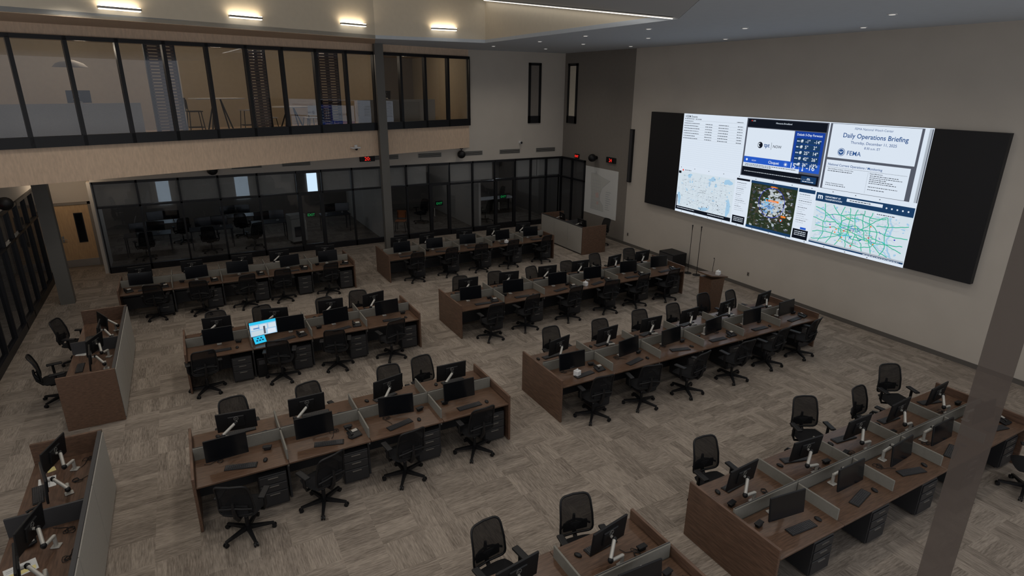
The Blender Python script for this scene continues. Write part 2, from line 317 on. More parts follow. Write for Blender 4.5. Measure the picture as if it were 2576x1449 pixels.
# ---------------------------------------------------------------- video wall
Y0=15.31;Z0=5.17;XS=14.96
class SB(MB):
    def P(s,a,t,l): return (XS-.004*l,Y0-a,Z0-t)
    def rect(s,a0,t0,a1,t1,l,m): return s.add([s.P(a0,t0,l),s.P(a1,t0,l),s.P(a1,t1,l),s.P(a0,t1,l)],[(0,1,2,3)],m)
    def poly(s,pts,l,m): return s.add([s.P(a,t,l) for a,t in pts],[tuple(range(len(pts)))],m)
    def disc(s,a,t,r,l,m,n=20,ry=None): return s.poly([(a+r*cos(2*pi*i/n),t+(ry or r)*sin(2*pi*i/n)) for i in range(n)],l,m)
    def blob(s,a,t,r,l,m,ry=None,n=18):
        ry=ry or r;ph=[random.uniform(0,6.28) for _ in range(3)]
        return s.poly([(a+r*(1+.25*sin(2*q+ph[0])+.15*sin(3*q+ph[1])+.1*sin(5*q+ph[2]))*cos(q),t+ry*(1+.25*sin(2*q+ph[0])+.15*sin(3*q+ph[1])+.1*sin(5*q+ph[2]))*sin(q)) for q in [2*pi*i/n for i in range(n)]],l,m)
    def line(s,pts,w,l,m):
        for i in range(len(pts)-1):
            a=Vector(pts[i]);c=Vector(pts[i+1]);d=c-a
            if d.length<1e-5: continue
            n=Vector((-d.y,d.x)).normalized()*w/2;s.poly([a+n,c+n,c-n,a-n],l,m)
        return s
    def wob(s,pts,w,l,m,amp=.02):
        o=[]
        for i in range(len(pts)-1):
            a=Vector(pts[i]);c=Vector(pts[i+1]);k_=max(2,int((c-a).length/.07))
            for j in range(k_): o.append(a.lerp(c,j/k_)+Vector((random.uniform(-amp,amp),random.uniform(-amp,amp))))
        o.append(Vector(pts[-1]));return s.line(o,w,l,m)
    def txt(s,t,a,tt,size,l,m,al='LEFT',bold=0):
        vs,fs=textgeo(t,size,al,bold);return s.add([s.P(a+v[0],tt-v[1],l) for v in vs],fs,m)
    def fake(s,a0,a1,t,h,l,m):
        a=a0
        while a<a1:
            w=random.uniform(.02,.07);s.rect(a,t,min(a+w,a1),t+h,l,m);a+=w+.014
parts=[]
fr=MB();fr.box(XS+.006,XW,6.05,16.93,1.90,5.16,'vwblack');parts.append(('housing',fr.mesh('housing'),None,'matte black side panels'))
bg=SB();bg.rect(0,0,7.81,3.28,0,'e_white')
for k_ in range(12): bg.rect(.1+k_*.62,1.745,.13+k_*.62,1.765,1,'e_text');bg.rect(.3+k_*.6,3.235,.33+k_*.6,3.255,1,'e_text')
parts.append(('display_panel',bg.mesh('display_panel'),None,'bright LED display panel'))
s=SB();s.txt('HSEM Events',.08,.12,.10,2,'e_text',bold=.01);s.fake(.06,.5,.15,.02,2,'e_text');s.fake(.55,.8,.15,.02,2,'e_text')
s.rect(.0,.20,2.55,.206,2,'e_lgray');s.fake(.08,.45,.225,.018,2,'e_text');s.fake(2.25,2.5,.16,.02,2,'e_text')
for k_ in range(7):
    s.fake(.06,.45+random.random()*.35,.29+k_*.08,.02,2,'e_text');s.fake(1.0,1.3,.29+k_*.08,.02,2,'e_text');s.fake(1.55,1.95,.29+k_*.08,.02,2,'e_text');s.fake(2.3,2.5,.29+k_*.08,.02,2,'e_text');s.rect(.0,.33+k_*.08,2.55,.334+k_*.08,2,'e_lgray')
for k_ in range(13): s.rect(0,.88+k_*.065,2.58,.883+k_*.065,2,'e_roadg')
parts.append(('screen_window',s.mesh('screen_window')))
s=SB();s.rect(2.62,.02,5.26,1.70,1,'e_gray');s.rect(2.66,.04,5.22,.27,2,'e_black');s.rect(2.66,1.42,5.22,1.68,2,'e_black')
s.txt('Minnesota Broadband',3.9,.14,.06,3,'e_white','CENTER');s.disc(2.8,.09,.018,3,'e_red');s.txt('LIVE',2.84,.11,.05,3,'e_white')
s.rect(2.68,.29,4.28,1.12,2,'e_white');s.disc(3.20,.76,.09,3,'e_black');s.disc(3.18,.76,.057,4,'e_white');s.disc(3.22,.76,.05,5,'e_black');s.disc(3.165,.745,.013,6,'e_black')
s.txt('tpt',3.34,.80,.16,3,'e_btext',bold=.02);s.rect(3.585,.66,3.595,.86,3,'e_text');s.txt('NOW',3.64,.80,.11,3,'e_text',bold=.01)
s.rect(4.30,.29,5.20,1.30,2,'e_blue');s.txt('Duluth 5-Day Forecast',4.75,.40,.083,3,'e_white','CENTER',bold=.015)
for i,(a,c) in enumerate((('-1°','-14°'),('5°','2°'),('25°','14°'),('42°','26°'),('36°','19°'))):
    tt=.58+i*.155;s.rect(4.38,tt-.11,5.12,tt+.035,3,'e_navy')
    s.txt(a,4.66,tt,.12,4,'e_white','LEFT',.015);s.txt(c,4.92,tt,.12,4,'e_white','LEFT',.015);s.disc(4.55,tt-.04,.04,4,'e_cloud');s.disc(4.57,tt-.06,.025,5,'e_white');s.fake(4.40,4.48,tt-.05,.03,4,'e_white')
s.rect(2.68,1.12,5.2,1.36,3,'e_blue2');s.rect(2.68,1.30,4.6,1.42,4,'e_white');s.txt('Cloquet',3.75,1.25,.11,5,'e_white','CENTER',.015);s.disc(4.15,1.22,.035,5,'e_white')
for i in range(8): s.line([(4.15+.045*cos(i*pi/4),1.22+.045*sin(i*pi/4)),(4.15+.065*cos(i*pi/4),1.22+.065*sin(i*pi/4))],.01,5,'e_white')
s.txt('15°',4.28,1.29,.20,5,'e_white','LEFT',.01);s.rect(4.58,1.14,4.585,1.34,5,'e_white');s.txt('-16°',4.80,1.29,.20,5,'e_white','LEFT',.01);s.line([(4.70,1.14),(4.70,1.30)],.02,5,'e_white');s.disc(4.70,1.31,.025,5,'e_white')
s.disc(2.80,1.21,.035,5,'e_white');s.txt('NOW',2.98,1.24,.06,5,'e_white');s.fake(2.75,4.5,1.33,.018,5,'e_text');s.fake(2.75,3.7,1.37,.018,5,'e_text');s.fake(2.75,5.0,1.54,.018,3,'e_cloud');s.rect(4.7,1.46,5.16,1.64,3,'e_navy');s.txt('m',4.93,1.56,.12,4,'e_white','CENTER',.02);s.fake(4.75,5.1,1.59,.02,4,'e_white')
parts.append(('screen_window',s.mesh('screen_window')))
s=SB();s.rect(5.30,.02,7.80,1.70,1,'e_gray');s.rect(5.36,.03,7.56,.88,2,'e_white');s.rect(5.36,.94,7.50,1.69,2,'e_white');s.rect(7.72,.02,7.78,1.7,2,'e_lgray');s.rect(7.62,.02,7.72,1.7,2,'e_white')
c=6.50
s.txt('FEMA National Watch Center',c-.05,.15,.078,3,'e_btext','CENTER');s.txt('Daily Operations Briefing',c,.35,.158,3,'e_btext','CENTER',.014)
s.txt('Thursday, December 11, 2025',c,.49,.094,3,'e_btext','CENTER',.005);s.txt('8:30 a.m. ET',c,.60,.08,3,'e_btext','CENTER',.005)
s.disc(5.72,.72,.10,3,'e_btext');s.disc(5.72,.72,.088,4,'e_white');s.disc(5.72,.72,.073,5,'e_btext');s.line([(5.68,.70),(5.72,.74),(5.76,.70)],.02,6,'e_white');s.txt('FEMA',5.87,.78,.155,3,'e_btext','LEFT',.01)
s.txt('National Current Operations / Monitoring',5.42,1.08,.083,3,'e_btext','LEFT',.012);s.rect(5.4,1.12,7.46,1.125,3,'e_text')
s.txt('New Significant Incidents / Ongoing Ops:',5.44,1.18,.042,3,'e_text','LEFT',.02);s.fake(5.44,6.1,1.21,.018,3,'e_text');s.txt('Hazard Monitoring:',6.56,1.18,.042,3,'e_text','LEFT',.02)
for k_ in range(5): s.fake(6.58,random.uniform(7.0,7.4),1.21+k_*.045,.016,3,'e_text')
s.rect(6.52,1.14,6.523,1.66,3,'e_text')
s.txt('Disaster Declaration Activity:',5.44,1.55,.042,3,'e_text','LEFT',.02);s.fake(5.44,6.0,1.58,.016,3,'e_text');s.fake(6.58,7.3,1.48,.016,3,'e_text');s.fake(6.58,7.0,1.55,.016,3,'e_text')
parts.append(('screen_window',s.mesh('screen_window')))
s=SB();s.rect(.02,1.83,2.46,3.20,1,'e_mapbg');s.rect(.02,1.79,2.46,1.87,2,'e_white');s.disc(.22,1.84,.03,3,'e_red');s.fake(.3,.6,1.82,.02,3,'e_text')
s.rect(.02,3.08,2.46,3.20,2,'e_black');s.fake(.1,.9,3.12,.02,3,'e_white');s.fake(1.5,2.2,3.12,.02,3,'e_white');s.rect(.02,1.88,.14,1.96,2,'e_black');s.rect(.02,2.7,.07,3.08,2,'e_gray')
for (a,t,r,q) in ((.55,2.0,.10,.06),(1.55,2.0,.14,.06),(1.45,2.15,.05,.07),(1.72,2.17,.06,.05),(2.2,2.0,.14,.10),(2.3,2.8,.10,.22),(.15,2.8,.07,.2),(1.3,3.0,.2,.06)): s.blob(a,t,r,2,'e_water',ry=q)
for k_ in range(60):
    a=random.uniform(.15,2.3);t=random.uniform(1.92,3.0);s.blob(a,t,random.uniform(.015,.05),2,random.choice(('e_land','e_land','e_water')),ry=random.uniform(.01,.04),n=9)
for k_ in range(36):
    a=random.uniform(.2,2.1);t=random.uniform(1.95,2.9);pts=[(a,t)]
    for q in range(4): pts.append((min(2.4,pts[-1][0]+random.uniform(-.12,.14)),min(3.05,pts[-1][1]+random.uniform(-.08,.12))))
    s.wob(pts,.005,3,'e_roadg',.01)
for k_ in range(5): s.line([(.2,2.15+k_*.17),(2.3,2.13+k_*.17)],.004,3,'e_lgray')
for k_ in range(9): s.line([(.3+k_*.23,2.05),(.28+k_*.235,3.0)],.004,3,'e_lgray')
s.txt('U N I T E D',1.2,2.43,.055,4,'e_text','CENTER');s.txt('S T A T E S',1.2,2.50,.055,4,'e_text','CENTER')
for k_ in range(90): s.disc(min(2.4,max(.1,random.gauss(1.3,.55))),min(3.04,max(1.95,random.gauss(2.65,.25))),.008,4,random.choice(('e_text','e_text','e_btext')),6)
for k_ in range(60): a=random.uniform(.2,2.2);s.fake(a,a+.06,random.uniform(1.95,3.0),.010,4,'e_gray')
for k_ in range(7): s.disc(random.uniform(.3,2.0),random.uniform(2.75,3.05),.018,4,'e_text',8)
parts.append(('screen_window',s.mesh('screen_window')))
s=SB();s.rect(2.50,1.83,3.04,3.20,1,'e_white');s.rect(2.52,1.80,3.02,1.86,2,'e_black');s.rect(2.52,2.95,3.0,3.2,2,'e_black')
for k_ in range(15): s.fake(2.55,random.uniform(2.7,2.98),1.93+k_*.06,.014,2,'e_lgray' if k_%3 else 'e_text')
for k_ in range(3): s.fake(2.58,2.95,3.0+k_*.05,.02,3,'e_white')
s.rect(3.08,1.80,4.66,3.22,1,'e_forest')
def inr(a,t,r): return 3.10+r*1.25<a<4.64-r*1.25 and 1.84+r*1.25<t<3.2-r*1.25
for k_ in range(420):
    a=random.uniform(3.1,4.64);t=random.uniform(1.85,3.2);r_=random.uniform(.015,.06)
    if inr(a,t,r_): s.blob(a,t,r_,2+.1*(k_%4),random.choice(('e_forest','e_forest2','e_forest2','e_brown','e_text','e_lgray' if k_%6==0 else 'e_brown')),ry=r_*.7,n=9)
for k_ in range(230):
    a=random.gauss(3.95,.25);t=random.gauss(2.40,.18);r_=random.uniform(.02,.065)
    if inr(a,t,r_): s.blob(a,t,r_,3+.1*(k_%8),random.choice(('e_cloud','e_lgray','e_lgray','e_tan','e_forest2','e_cloud')),ry=r_*.7,n=10)
for k_ in range(40):
    a=random.gauss(3.82,.12);t=random.gauss(2.48,.10);r_=random.uniform(.02,.05);s.blob(a,t,r_,4.0,random.choice(('e_snow','e_snow','e_water')),ry=r_*.7,n=9)
for (a,t,r,q) in ((3.88,2.36,.44,'e_purple'),(3.72,2.32,.07,'e_cyan')): 
    s.line([(a+r*cos(i*pi/20),t+r*.98*sin(i*pi/20)) for i in range(41)],.016,4.4,q)
s.rect(3.08,1.80,4.66,1.87,5,'e_navy');s.blob(3.9,1.90,.10,6,'e_orange',ry=.022);s.rect(3.76,2.28,4.12,2.335,5,'e_orange');s.rect(4.26,2.665,4.42,2.715,5,'e_orange');s.disc(4.28,2.80,.045,5,'e_red');s.disc(4.28,2.80,.03,6,'e_cyan');s.disc(3.70,2.305,.022,5,'e_orange')
s.txt('Winter Storm',3.94,2.325,.04,6,'e_white','CENTER')
for k_ in range(40): a=random.uniform(3.2,4.5);s.fake(a,a+.07,random.uniform(2.0,3.1),.010,5,'e_white')
s.rect(3.08,3.14,4.66,3.22,5,'e_navy')
s.rect(4.70,1.83,5.20,3.20,1,'e_white');s.rect(4.70,1.80,5.20,1.90,2,'e_navy');s.rect(4.70,2.93,5.18,3.2,2,'e_black');s.rect(4.92,2.86,5.1,2.92,2,'e_blue2')
for k_ in range(14): s.fake(4.74,random.uniform(4.9,5.14),1.95+k_*.06,.014,2,'e_lgray' if k_%3 else 'e_text')
for k_ in range(3): s.fake(4.76,5.12,2.98+k_*.05,.02,3,'e_white')
parts.append(('screen_window',s.mesh('screen_window')))
s=SB();s.rect(5.25,1.82,7.80,3.20,1,'e_mapbg');s.rect(5.25,1.82,7.80,2.05,6,'e_navy');s.txt('m',5.38,1.98,.2,7,'e_white','CENTER',.03)
s.txt('DEPARTMENT OF',5.52,1.92,.055,7,'e_white','LEFT',.02);s.txt('TRANSPORTATION',5.52,1.99,.055,7,'e_white','LEFT',.02)
s.rect(6.12,1.86,7.05,1.94,7,'e_white');s.fake(6.2,6.75,1.89,.02,8,'e_text')
for k_ in range(5): s.disc(7.15+k_*.13,1.93,.022,7,'e_white',8)
s.rect(6.9,2.08,7.5,2.15,5,'e_white');s.fake(6.95,7.4,2.105,.02,7,'e_text')
for k_ in range(110): a=random.uniform(5.32,7.72);r_=random.uniform(.01,.05);s.blob(a,random.uniform(2.12,3.06),r_,2,random.choice(('e_water','e_water','e_land')),ry=random.uniform(.008,.035),n=9)
s.wob([(5.3,2.3),(5.8,2.45),(6.3,2.55),(6.7,2.75),(7.1,2.95),(7.5,3.13)],.030,2,'e_water');s.wob([(7.25,2.1),(7.4,2.4),(7.3,2.7),(7.45,3.1)],.04,2,'e_water')
for k_ in range(90):
    a=random.uniform(5.3,7.5);t=random.uniform(2.1,2.95);s.wob([(a,t),(max(5.27,min(7.75,a+random.uniform(-.4,.4))),min(3.1,max(2.06,t+random.uniform(-.1,.25))))],.006,2,'e_roadg')
G=[[(5.27,2.5),(5.6,2.56),(5.9,2.52),(6.4,2.6),(7.0,2.55),(7.3,2.60),(7.78,2.58)],[(5.3,2.88),(5.6,2.82),(5.9,2.84),(6.5,2.8),(7.1,2.85),(7.7,2.78)],[(6.45,2.08),(6.40,2.3),(6.44,2.45),(6.5,2.7),(6.45,3.12)],[(6.1,2.08),(6.02,2.3),(6.08,2.5),(6.12,2.9),(6.0,3.12)],[(6.85,2.1),(6.78,2.3),(6.84,2.5),(6.9,2.9),(6.98,3.12)],
 [(6.1,2.45),(6.25,2.36),(6.5,2.33),(6.8,2.38),(6.98,2.48),(7.05,2.6),(7.05,2.8),(6.95,2.95),(6.7,3.03),(6.4,3.01),(6.15,2.92),(6.05,2.75),(6.05,2.6),(6.1,2.45)],[(5.3,2.2),(5.55,2.28),(5.75,2.4),(6.1,2.62),(6.5,2.72)],[(6.5,2.72),(6.8,2.78),(7.0,2.9),(7.2,3.05),(7.4,3.12)],[(6.5,2.68),(6.7,2.52),(6.9,2.35),(7.1,2.2),(7.3,2.1)],[(7.2,2.1),(7.28,2.35),(7.22,2.6),(7.3,2.9),(7.2,3.12)],[(5.55,2.1),(5.62,2.4),(5.57,2.6),(5.62,2.85),(5.5,3.12)],[(5.3,3.08),(5.55,3.05),(5.8,2.95),(6.0,2.88),(6.2,2.75)],[(7.0,2.42),(7.3,2.38),(7.75,2.28)],[(6.5,2.72),(6.7,2.95),(6.75,3.12)],[(5.8,2.08),(5.88,2.2),(6.0,2.3),(6.4,2.42)],[(5.6,2.4),(5.85,2.32),(6.1,2.3),(6.6,2.2),(6.9,2.25),(7.2,2.2)],[(6.3,2.55),(6.5,2.52),(6.7,2.62),(6.75,2.8),(6.6,2.88),(6.4,2.86),(6.3,2.7),(6.3,2.55)],[(5.35,2.7),(5.6,2.72),(5.9,2.65),(6.3,2.72)],[(6.9,2.72),(7.2,2.78),(7.7,2.95)],[(6.25,2.08),(6.3,2.4),(6.27,2.9),(6.3,3.12)],[(6.65,2.08),(6.62,2.3),(6.68,2.55)],[(5.9,2.75),(5.85,2.95),(5.75,3.12)]]
for i,q in enumerate(G): s.wob(q,.020,3+.05*i,'e_green',.012)
for k_ in range(60): a=random.gauss(6.5,.35);t=min(3.08,max(2.1,random.gauss(2.66,.18)));s.wob([(a,t),(a+random.uniform(-.14,.14),min(3.1,t+random.uniform(-.1,.1)))],.012,4.2,random.choice(('e_lime','e_green','e_green','e_cyan','e_purple','e_yel')),.006)
for k_ in range(20): s.disc(random.gauss(6.5,.4),random.gauss(2.75,.14),.020,4.5,random.choice(('e_red','e_white','e_purple','e_orange')),10)
for t,a,c in (('Minneapolis',6.35,2.66),('Saint Paul',6.85,2.70),('Bloomington',6.45,2.98),('Blaine',6.6,2.2)): s.txt(t,a,c,.05,5,'e_text','CENTER')
s.rect(5.25,3.12,7.8,3.16,5,'e_lgray');s.rect(5.25,3.16,7.8,3.20,5,'e_navy');s.fake(6.8,7.7,3.175,.015,6,'e_white')
parts.append(('screen_window',s.mesh('screen_window')))
thing('video_wall',parts,(0,0,0),0,'huge black wall-mounted LED video wall showing bright briefing pages and maps','display')
# ---------------------------------------------------------------- benches
MOD=1.22
def bench(x0,yF,n,label):
    L=n*MOD;P=[]
    def part(nm,fn,lab=None): b=MB();fn(b);P.append((nm,b.mesh(nm),None,lab))
    for xx in (-.04,L): part('end_panel',lambda b:b.rbox((xx+.02,.725,.44),(.04,1.45,.88),.004,'wood2',1))
    for i in range(n):
        for s0 in (.0,.755): part('worktop',lambda b:b.rbox(((i+.5)*MOD,s0+.3475,.725),(MOD-.006,.695,.03),.004,'wood',1))
    for i in range(n):
        part('center_screen',lambda b:(b.rbox(((i+.5)*MOD,.725,.70),(MOD-.01,.04,.46),.006,'gray',1),b.box(i*MOD+.01,(i+1)*MOD-.01,.72,.73,.925,.936,'dsteel')),'gray low center screen')
    for i in range(1,n):
        for a,c in ((.10,.70),(.75,1.35)):
            part('divider',lambda b:b.rbox((i*MOD,(a+c)/2,.76),(.025,c-a,.30),.006,'gray',1),'gray low side divider')
    for i in range(1,n): part('leg_panel',lambda b:b.box(i*MOD-.015,i*MOD+.015,.2,1.25,0,.70,'dsteel'),'dark steel support')
    part('cable_tray',lambda b:(b.box(.0,L,.62,.83,.40,.45,'dsteel'),b.box(0,L,.71,.74,.1,.5,'dsteel')),'dark under-desk cable tray')
    thing('bench_desk',P,(x0,yF,0),0,label,'desk','rows of double-sided workstation desks')
ROWS={'R0':(5.3,17.6,5),'R1':(5.5,12.5,6),'R2':(5.55,8.08,6),'R3':(5.5,3.35,5),'L1':(-1.95,17.6,5),'L2':(-.5,12.5,4),'L3':(-.5,8.03,4),'B':(-.5,3.3,4)}
LB={4:'walnut double-sided bench desk with four stations and gray dividers',5:'walnut double-sided bench desk with five stations and gray dividers',6:'walnut double-sided bench desk with six stations and gray dividers'}
for kx,(a,c,n) in ROWS.items(): bench(a,c,n,LB[n])
# ---------------------------------------------------------------- chair prototype (faces +Y)
b=MB();b.cyl((0,0,.07),(0,0,.13),.045,.035,'black',14)
for i in range(5):
    t=2*pi*i/5+.3;T=Matrix.Rotation(t,4,'Z');b.add([(0.02,-.030,.075),(.02,.030,.075),(.02,.026,.13),(.02,-.026,.13),(.34,-.02,.065),(.34,.02,.065),(.34,.017,.092),(.34,-.017,.092)],[(0,1,2,3),(4,7,6,5),(0,4,5,1),(1,5,6,2),(2,6,7,3),(3,7,4,0)],'black',T)
ch_base=b.mesh('star_base')
casters=[]
for i in range(5):
    t=2*pi*i/5+.3;T=Matrix.Rotation(t,4,'Z');b=MB()
    for q in (-.028,.010): b.cyl((.34,q,.032),(.34,q+.018,.032),.032,.032,'black',12,T)
    b.cyl((.34,0,.03),(.34,0,.075),.008,.008,'dsteel',8,T);casters.append(b.mesh('caster'))
b=MB();b.cyl((0,0,.12),(0,0,.27),.028,.028,'black',12);b.cyl((0,0,.27),(0,0,.40),.018,.018,'dsteel',12);b.rbox((0,0,.405),(.24,.28,.045),.015,'black');ch_stem=b.mesh('gas_lift')
b=MB();nx,ny=10,10;vs=[]
for side in (0,1):
    for j in range(ny+1):
        for i in range(nx+1):
            u=i/nx*2-1;v=j/ny*2-1;w=.255*(1-.08*max(0,-v));x=u*w*sqrt(max(.0,1-.25*v*v*abs(v)))*1.03;yy=v*.25*sqrt(max(.2,1-.22*u*u*abs(u)))
            edge=max(abs(u),abs(v));z=.475+(.04*(1-edge**6) if side==0 else -.04*(1-edge**8))-.03*max(0,v-.4)
            if side==0: z-=.012*(1-u*u)*(1-v*v)
            vs.append((x,yy,z))
def grid(o,nx,ny,fl=False):
    r=[]
    for j in range(ny):
        for i in range(nx):
            q=(o+j*(nx+1)+i,o+j*(nx+1)+i+1,o+(j+1)*(nx+1)+i+1,o+(j+1)*(nx+1)+i);r.append(q[::-1] if fl else q)
    return r
b.add(vs,grid(0,nx,ny)+grid(121,nx,ny,True),'fabric',None,True);ch_seat=b.mesh('seat')
def bk(u,v):
    z=.52+.52*v;w=.238*(1-.13*v)
    yy=-.235-.11*v+.035*sin(pi*v)-.035*(1-u*u)
    return Vector((u*w,yy,z))
ring_n=28;EX=.3
def se(a): ca,sa=cos(a),sin(a);return copysign(abs(ca)**EX,ca),copysign(abs(sa)**EX,sa)
bor=[]
for i in range(ring_n): u,v=se(2*pi*i/ring_n);bor.append(bk(u,.5+.5*v))
b=MB();vs=[bk(0,.5)];K=6
for r_ in range(1,K+1):
    for i in range(ring_n): u,v=se(2*pi*i/ring_n);vs.append(bk(u*r_/K,.5+.5*v*r_/K))
fs=[(0,1+i,1+(i+1)%ring_n) for i in range(ring_n)]
for r_ in range(K-1):
    for i in range(ring_n):
        a0=1+r_*ring_n+i;a1=1+r_*ring_n+(i+1)%ring_n;fs.append((a0,a0+ring_n,a1+ring_n,a1))
b.add(vs,fs,'mesh',None,True);b.tube(bor,.015,'black',6,True)
b.tube([(0,-.05,.40),(0,-.24,.42),(0,-.31,.52),(0,-.335,.66),(0,-.335,.76)],[.035,.03,.03,.025,.018],'black',8)
b.tube([(-.21,-.275,.62),(-.1,-.325,.66),(0,-.335,.68),(.1,-.325,.66),(.21,-.275,.62)],.015,'black',6)
b.rbox((0,-.285,.62),(.34,.03,.13),.012,'fabric');ch_back=b.mesh('backrest')
arms=[]
for sx in (-1,1):
    b=MB();b.tube([(sx*.10,0,.41),(sx*.27,-.02,.42),(sx*.30,-.03,.50),(sx*.30,-.03,.655)],[.02,.02,.024,.022],'black',8);b.rbox((sx*.29,.0,.675),(.095,.26,.034),.015,'black');arms.append(b.mesh('armrest'))
CH=[('star_base',ch_base,None,'black five-star base')]+[('caster',c_,0) for c_ in casters]+[('gas_lift',ch_stem),('seat',ch_seat),('backrest',ch_back,None,'black mesh backrest'),('armrest',arms[0]),('armrest',arms[1])]
def chair(x,y_,rz,lab='black mesh-back swivel office chair pulled up to a desk'):
    thing('office_chair',CH,(x,y_,0),rz,lab,'chair','black mesh office chairs')
R1r=random.Random(3)
def nearch(lst,amp=.25):
    for q in lst: chair(q[0],q[1],R1r.uniform(-amp,amp)+(q[2] if len(q)>2 else 0))
def farch(lst,amp=.25):
    for q in lst: chair(q[0],q[1],pi+R1r.uniform(-amp,amp)+(q[2] if len(q)>2 else 0),'black mesh-back swivel chair behind a desk, facing it')
nearch([(.05,7.72,-.3),(1.12,7.82,.35),(2.42,7.90,.2),(3.70,8.0)]);nearch([(-.22,12.5),(1.22,12.36),(2.39,12.38),(3.62,12.32)])
nearch([(-1.14,17.55),(-.07,17.42),(1.02,17.4),(2.04,17.5),(3.34,17.5)]);nearch([(6.06,17.45),(7.23,17.5),(8.37,17.5),(9.5,17.48),(10.82,17.5)])
nearch([(6.15,12.22),(7.22,12.36),(8.58,12.4),(9.87,12.4),(10.89,12.42),(12.02,12.4)]);nearch([(6.19,7.98),(7.31,7.9),(8.47,7.85),(9.79,7.85),(11.03,7.95),(12.13,7.96)])
farch([(.17,9.55),(1.4,9.5),(2.78,9.52),(3.52,9.6)]);farch([(.14,14.05),(1.19,13.95),(2.6,13.85),(3.35,14.0)])
farch([(6.15,13.9),(7.21,13.85),(8.47,13.8),(9.62,13.8),(10.9,14.1),(12.22,14.1)]);farch([(6.48,9.68),(7.68,9.55),(8.86,9.6),(9.89,9.55),(11.1,9.75),(11.95,9.6)])
farch([(6.21,4.98,-.15),(8.55,5.1,-.5),(9.85,4.85),(11.1,5.15,-.5)],.1);farch([(2.59,4.9,.1),(3.72,4.8,-.1)],.1)
nearch([(10.9,2.95,.4)])
for q in ((-2.78,13.45,-pi/2+.2),(-2.66,15.3,-pi/2-.3)): chair(*q,'black mesh-back swivel chair beside a side counter desk')
chair(14.1,18.4,pi/2,'black mesh-back swivel chair behind the wood-ended console')
# ---------------------------------------------------------------- monitor on arm (screen faces -Y), origin on worktop
def monitor_parts(lit=False):
    P=[];T=Matrix.Translation((0,-.22,.29))@Matrix.Rotation(radians(-6),4,'X')
    b=MB();b.rbox((0,0,0),(.57,.026,.335),.006,'black',1,T);b.rbox((0,.018,0),(.24,.03,.20),.01,'black',1,T);P.append(('housing',b.mesh('housing')))
    b=MB();b.box(-.277,.277,-.0145,-.0135,-.158,.160,'screen',T)
    if lit:
        b.box(-.272,.272,-.0155,-.0148,-.155,.157,'e_water',T);b.box(-.272,.272,-.0165,-.0158,.10,.157,'e_cyan',T)
        for i in range(3): b.box(-.25+i*.18,-.10+i*.18,-.0165,-.0158,-.02,.08,'e_mapbg',T)
        b.box(-.25,.05,-.0165,-.0158,-.14,-.04,'e_land',T);b.box(.08,.25,-.0165,-.0158,-.14,-.04,'e_white',T);b.box(.0,.04,-.0175,-.0168,-.13,.04,'e_gray',T);b.box(-.2,-.08,-.0175,-.0168,.0,.03,'e_snow',T)
    P.append(('screen',b.mesh('screen')))
    b=MB();vs,fs=textgeo('DELL',.021,'CENTER',.0)
    TT=T@Matrix.Translation((0,.0335,.06))@Matrix.Rotation(pi,4,'Z')@Matrix.Rotation(pi/2,4,'X');b.add([(v[0],v[1]-.007,0) for v in vs],fs,'silver',TT)
    pts=[(.033*cos(2*pi*i/24),.033*sin(2*pi*i/24),0) for i in range(24)];b.tube(pts,.0015,'silver',4,True,TT);P.append(('emblem',b.mesh('emblem'),None,'small silver round emblem'))
    b=MB();b.cyl((0,0,0),(0,0,.16),.022,.022,'silver',12);b.rbox((0,0,.01),(.09,.10,.02),.006,'silver',1);P.append(('clamp_base',b.mesh('clamp_base'),None,'silver clamp base'))
    b=MB();b.tube([(0,0,.15),(.19,-.01,.17)],.023,'silver',8);b.sph((.19,-.01,.18),(.034,.034,.04),'black');b.tube([(.19,-.01,.2),(.02,-.12,.30)],.023,'silver',8);b.sph((.01,-.125,.30),(.03,.03,.035),'black');b.tube([(.01,-.125,.30),(0,-.19,.29)],.018,'silver',8);P.append(('arm',b.mesh('arm'),None,'silver articulated monitor arm'))
    return P
MON=monitor_parts();MONL=monitor_parts(True)
def mon(x,y_,rz,lit=False,z=.74,lab=None): thing('computer_monitor',MONL if lit else MON,(x,y_,z),rz,lab or ('computer monitor with lit blue-white screen on a desk arm' if lit else 'black flat monitor switched off on a silver arm'),'monitor','desk monitors on silver arms')
b=MB();b.rbox((0,0,.008),(.44,.13,.014),.004,'black',1)
for j in range(5):
    for i in range(15): b.box(-.21+i*.0275,-.187+i*.0275,-.055+j*.0225,-.037+j*.0225,.014,.019,'dsteel')
KB=[('keyboard_body',b.mesh('keyboard_body'))]
b=MB();b.sph((0,0,.012),(.032,.052,.022),'black',12);MS=[('mouse_body',b.mesh('mouse_body'))]
b=MB();b.rbox((0,0,.05),(.13,.07,.022),.006,'black',1);b.rbox((0,0,.02),(.1,.06,.04),.01,'black',1);DK=[('dock_body',b.mesh('dock_body'))]
b=MB();b.rbox((0,0,.03),(.19,.18,.035),.01,'black',1,Matrix.Rotation(radians(12),4,'X'));b.box(-.02,.07,.02,.075,.051,.056,'lgray',Matrix.Rotation(radians(12),4,'X'));PHb=b.mesh('phone_base');b=MB();b.tube([(-.07,-.08,.07),(-.07,-.05,.085),(-.07,.05,.095),(-.07,.08,.085)],[.022,.014,.014,.022],'black',8);PH=[('phone_base',PHb),('handset',b.mesh('handset'))]
cbl=[]
for v_ in range(3):
    rr=random.Random(v_);b=MB();pts=[]
    for i in range(34): a=i*.55;r_=.045+.02*sin(i*.9+v_);pts.append((r_*cos(a)+.002*i-.03,r_*.8*sin(a)+.03*sin(i*.2+v_),.008+.004*(i%3)))
    pts+=[(.12,.05,.01),(.2,.03+.04*v_,.01)];b.tube(pts,.004,'black',5);cbl.append([('cable_loop',b.mesh('cable_loop'))])
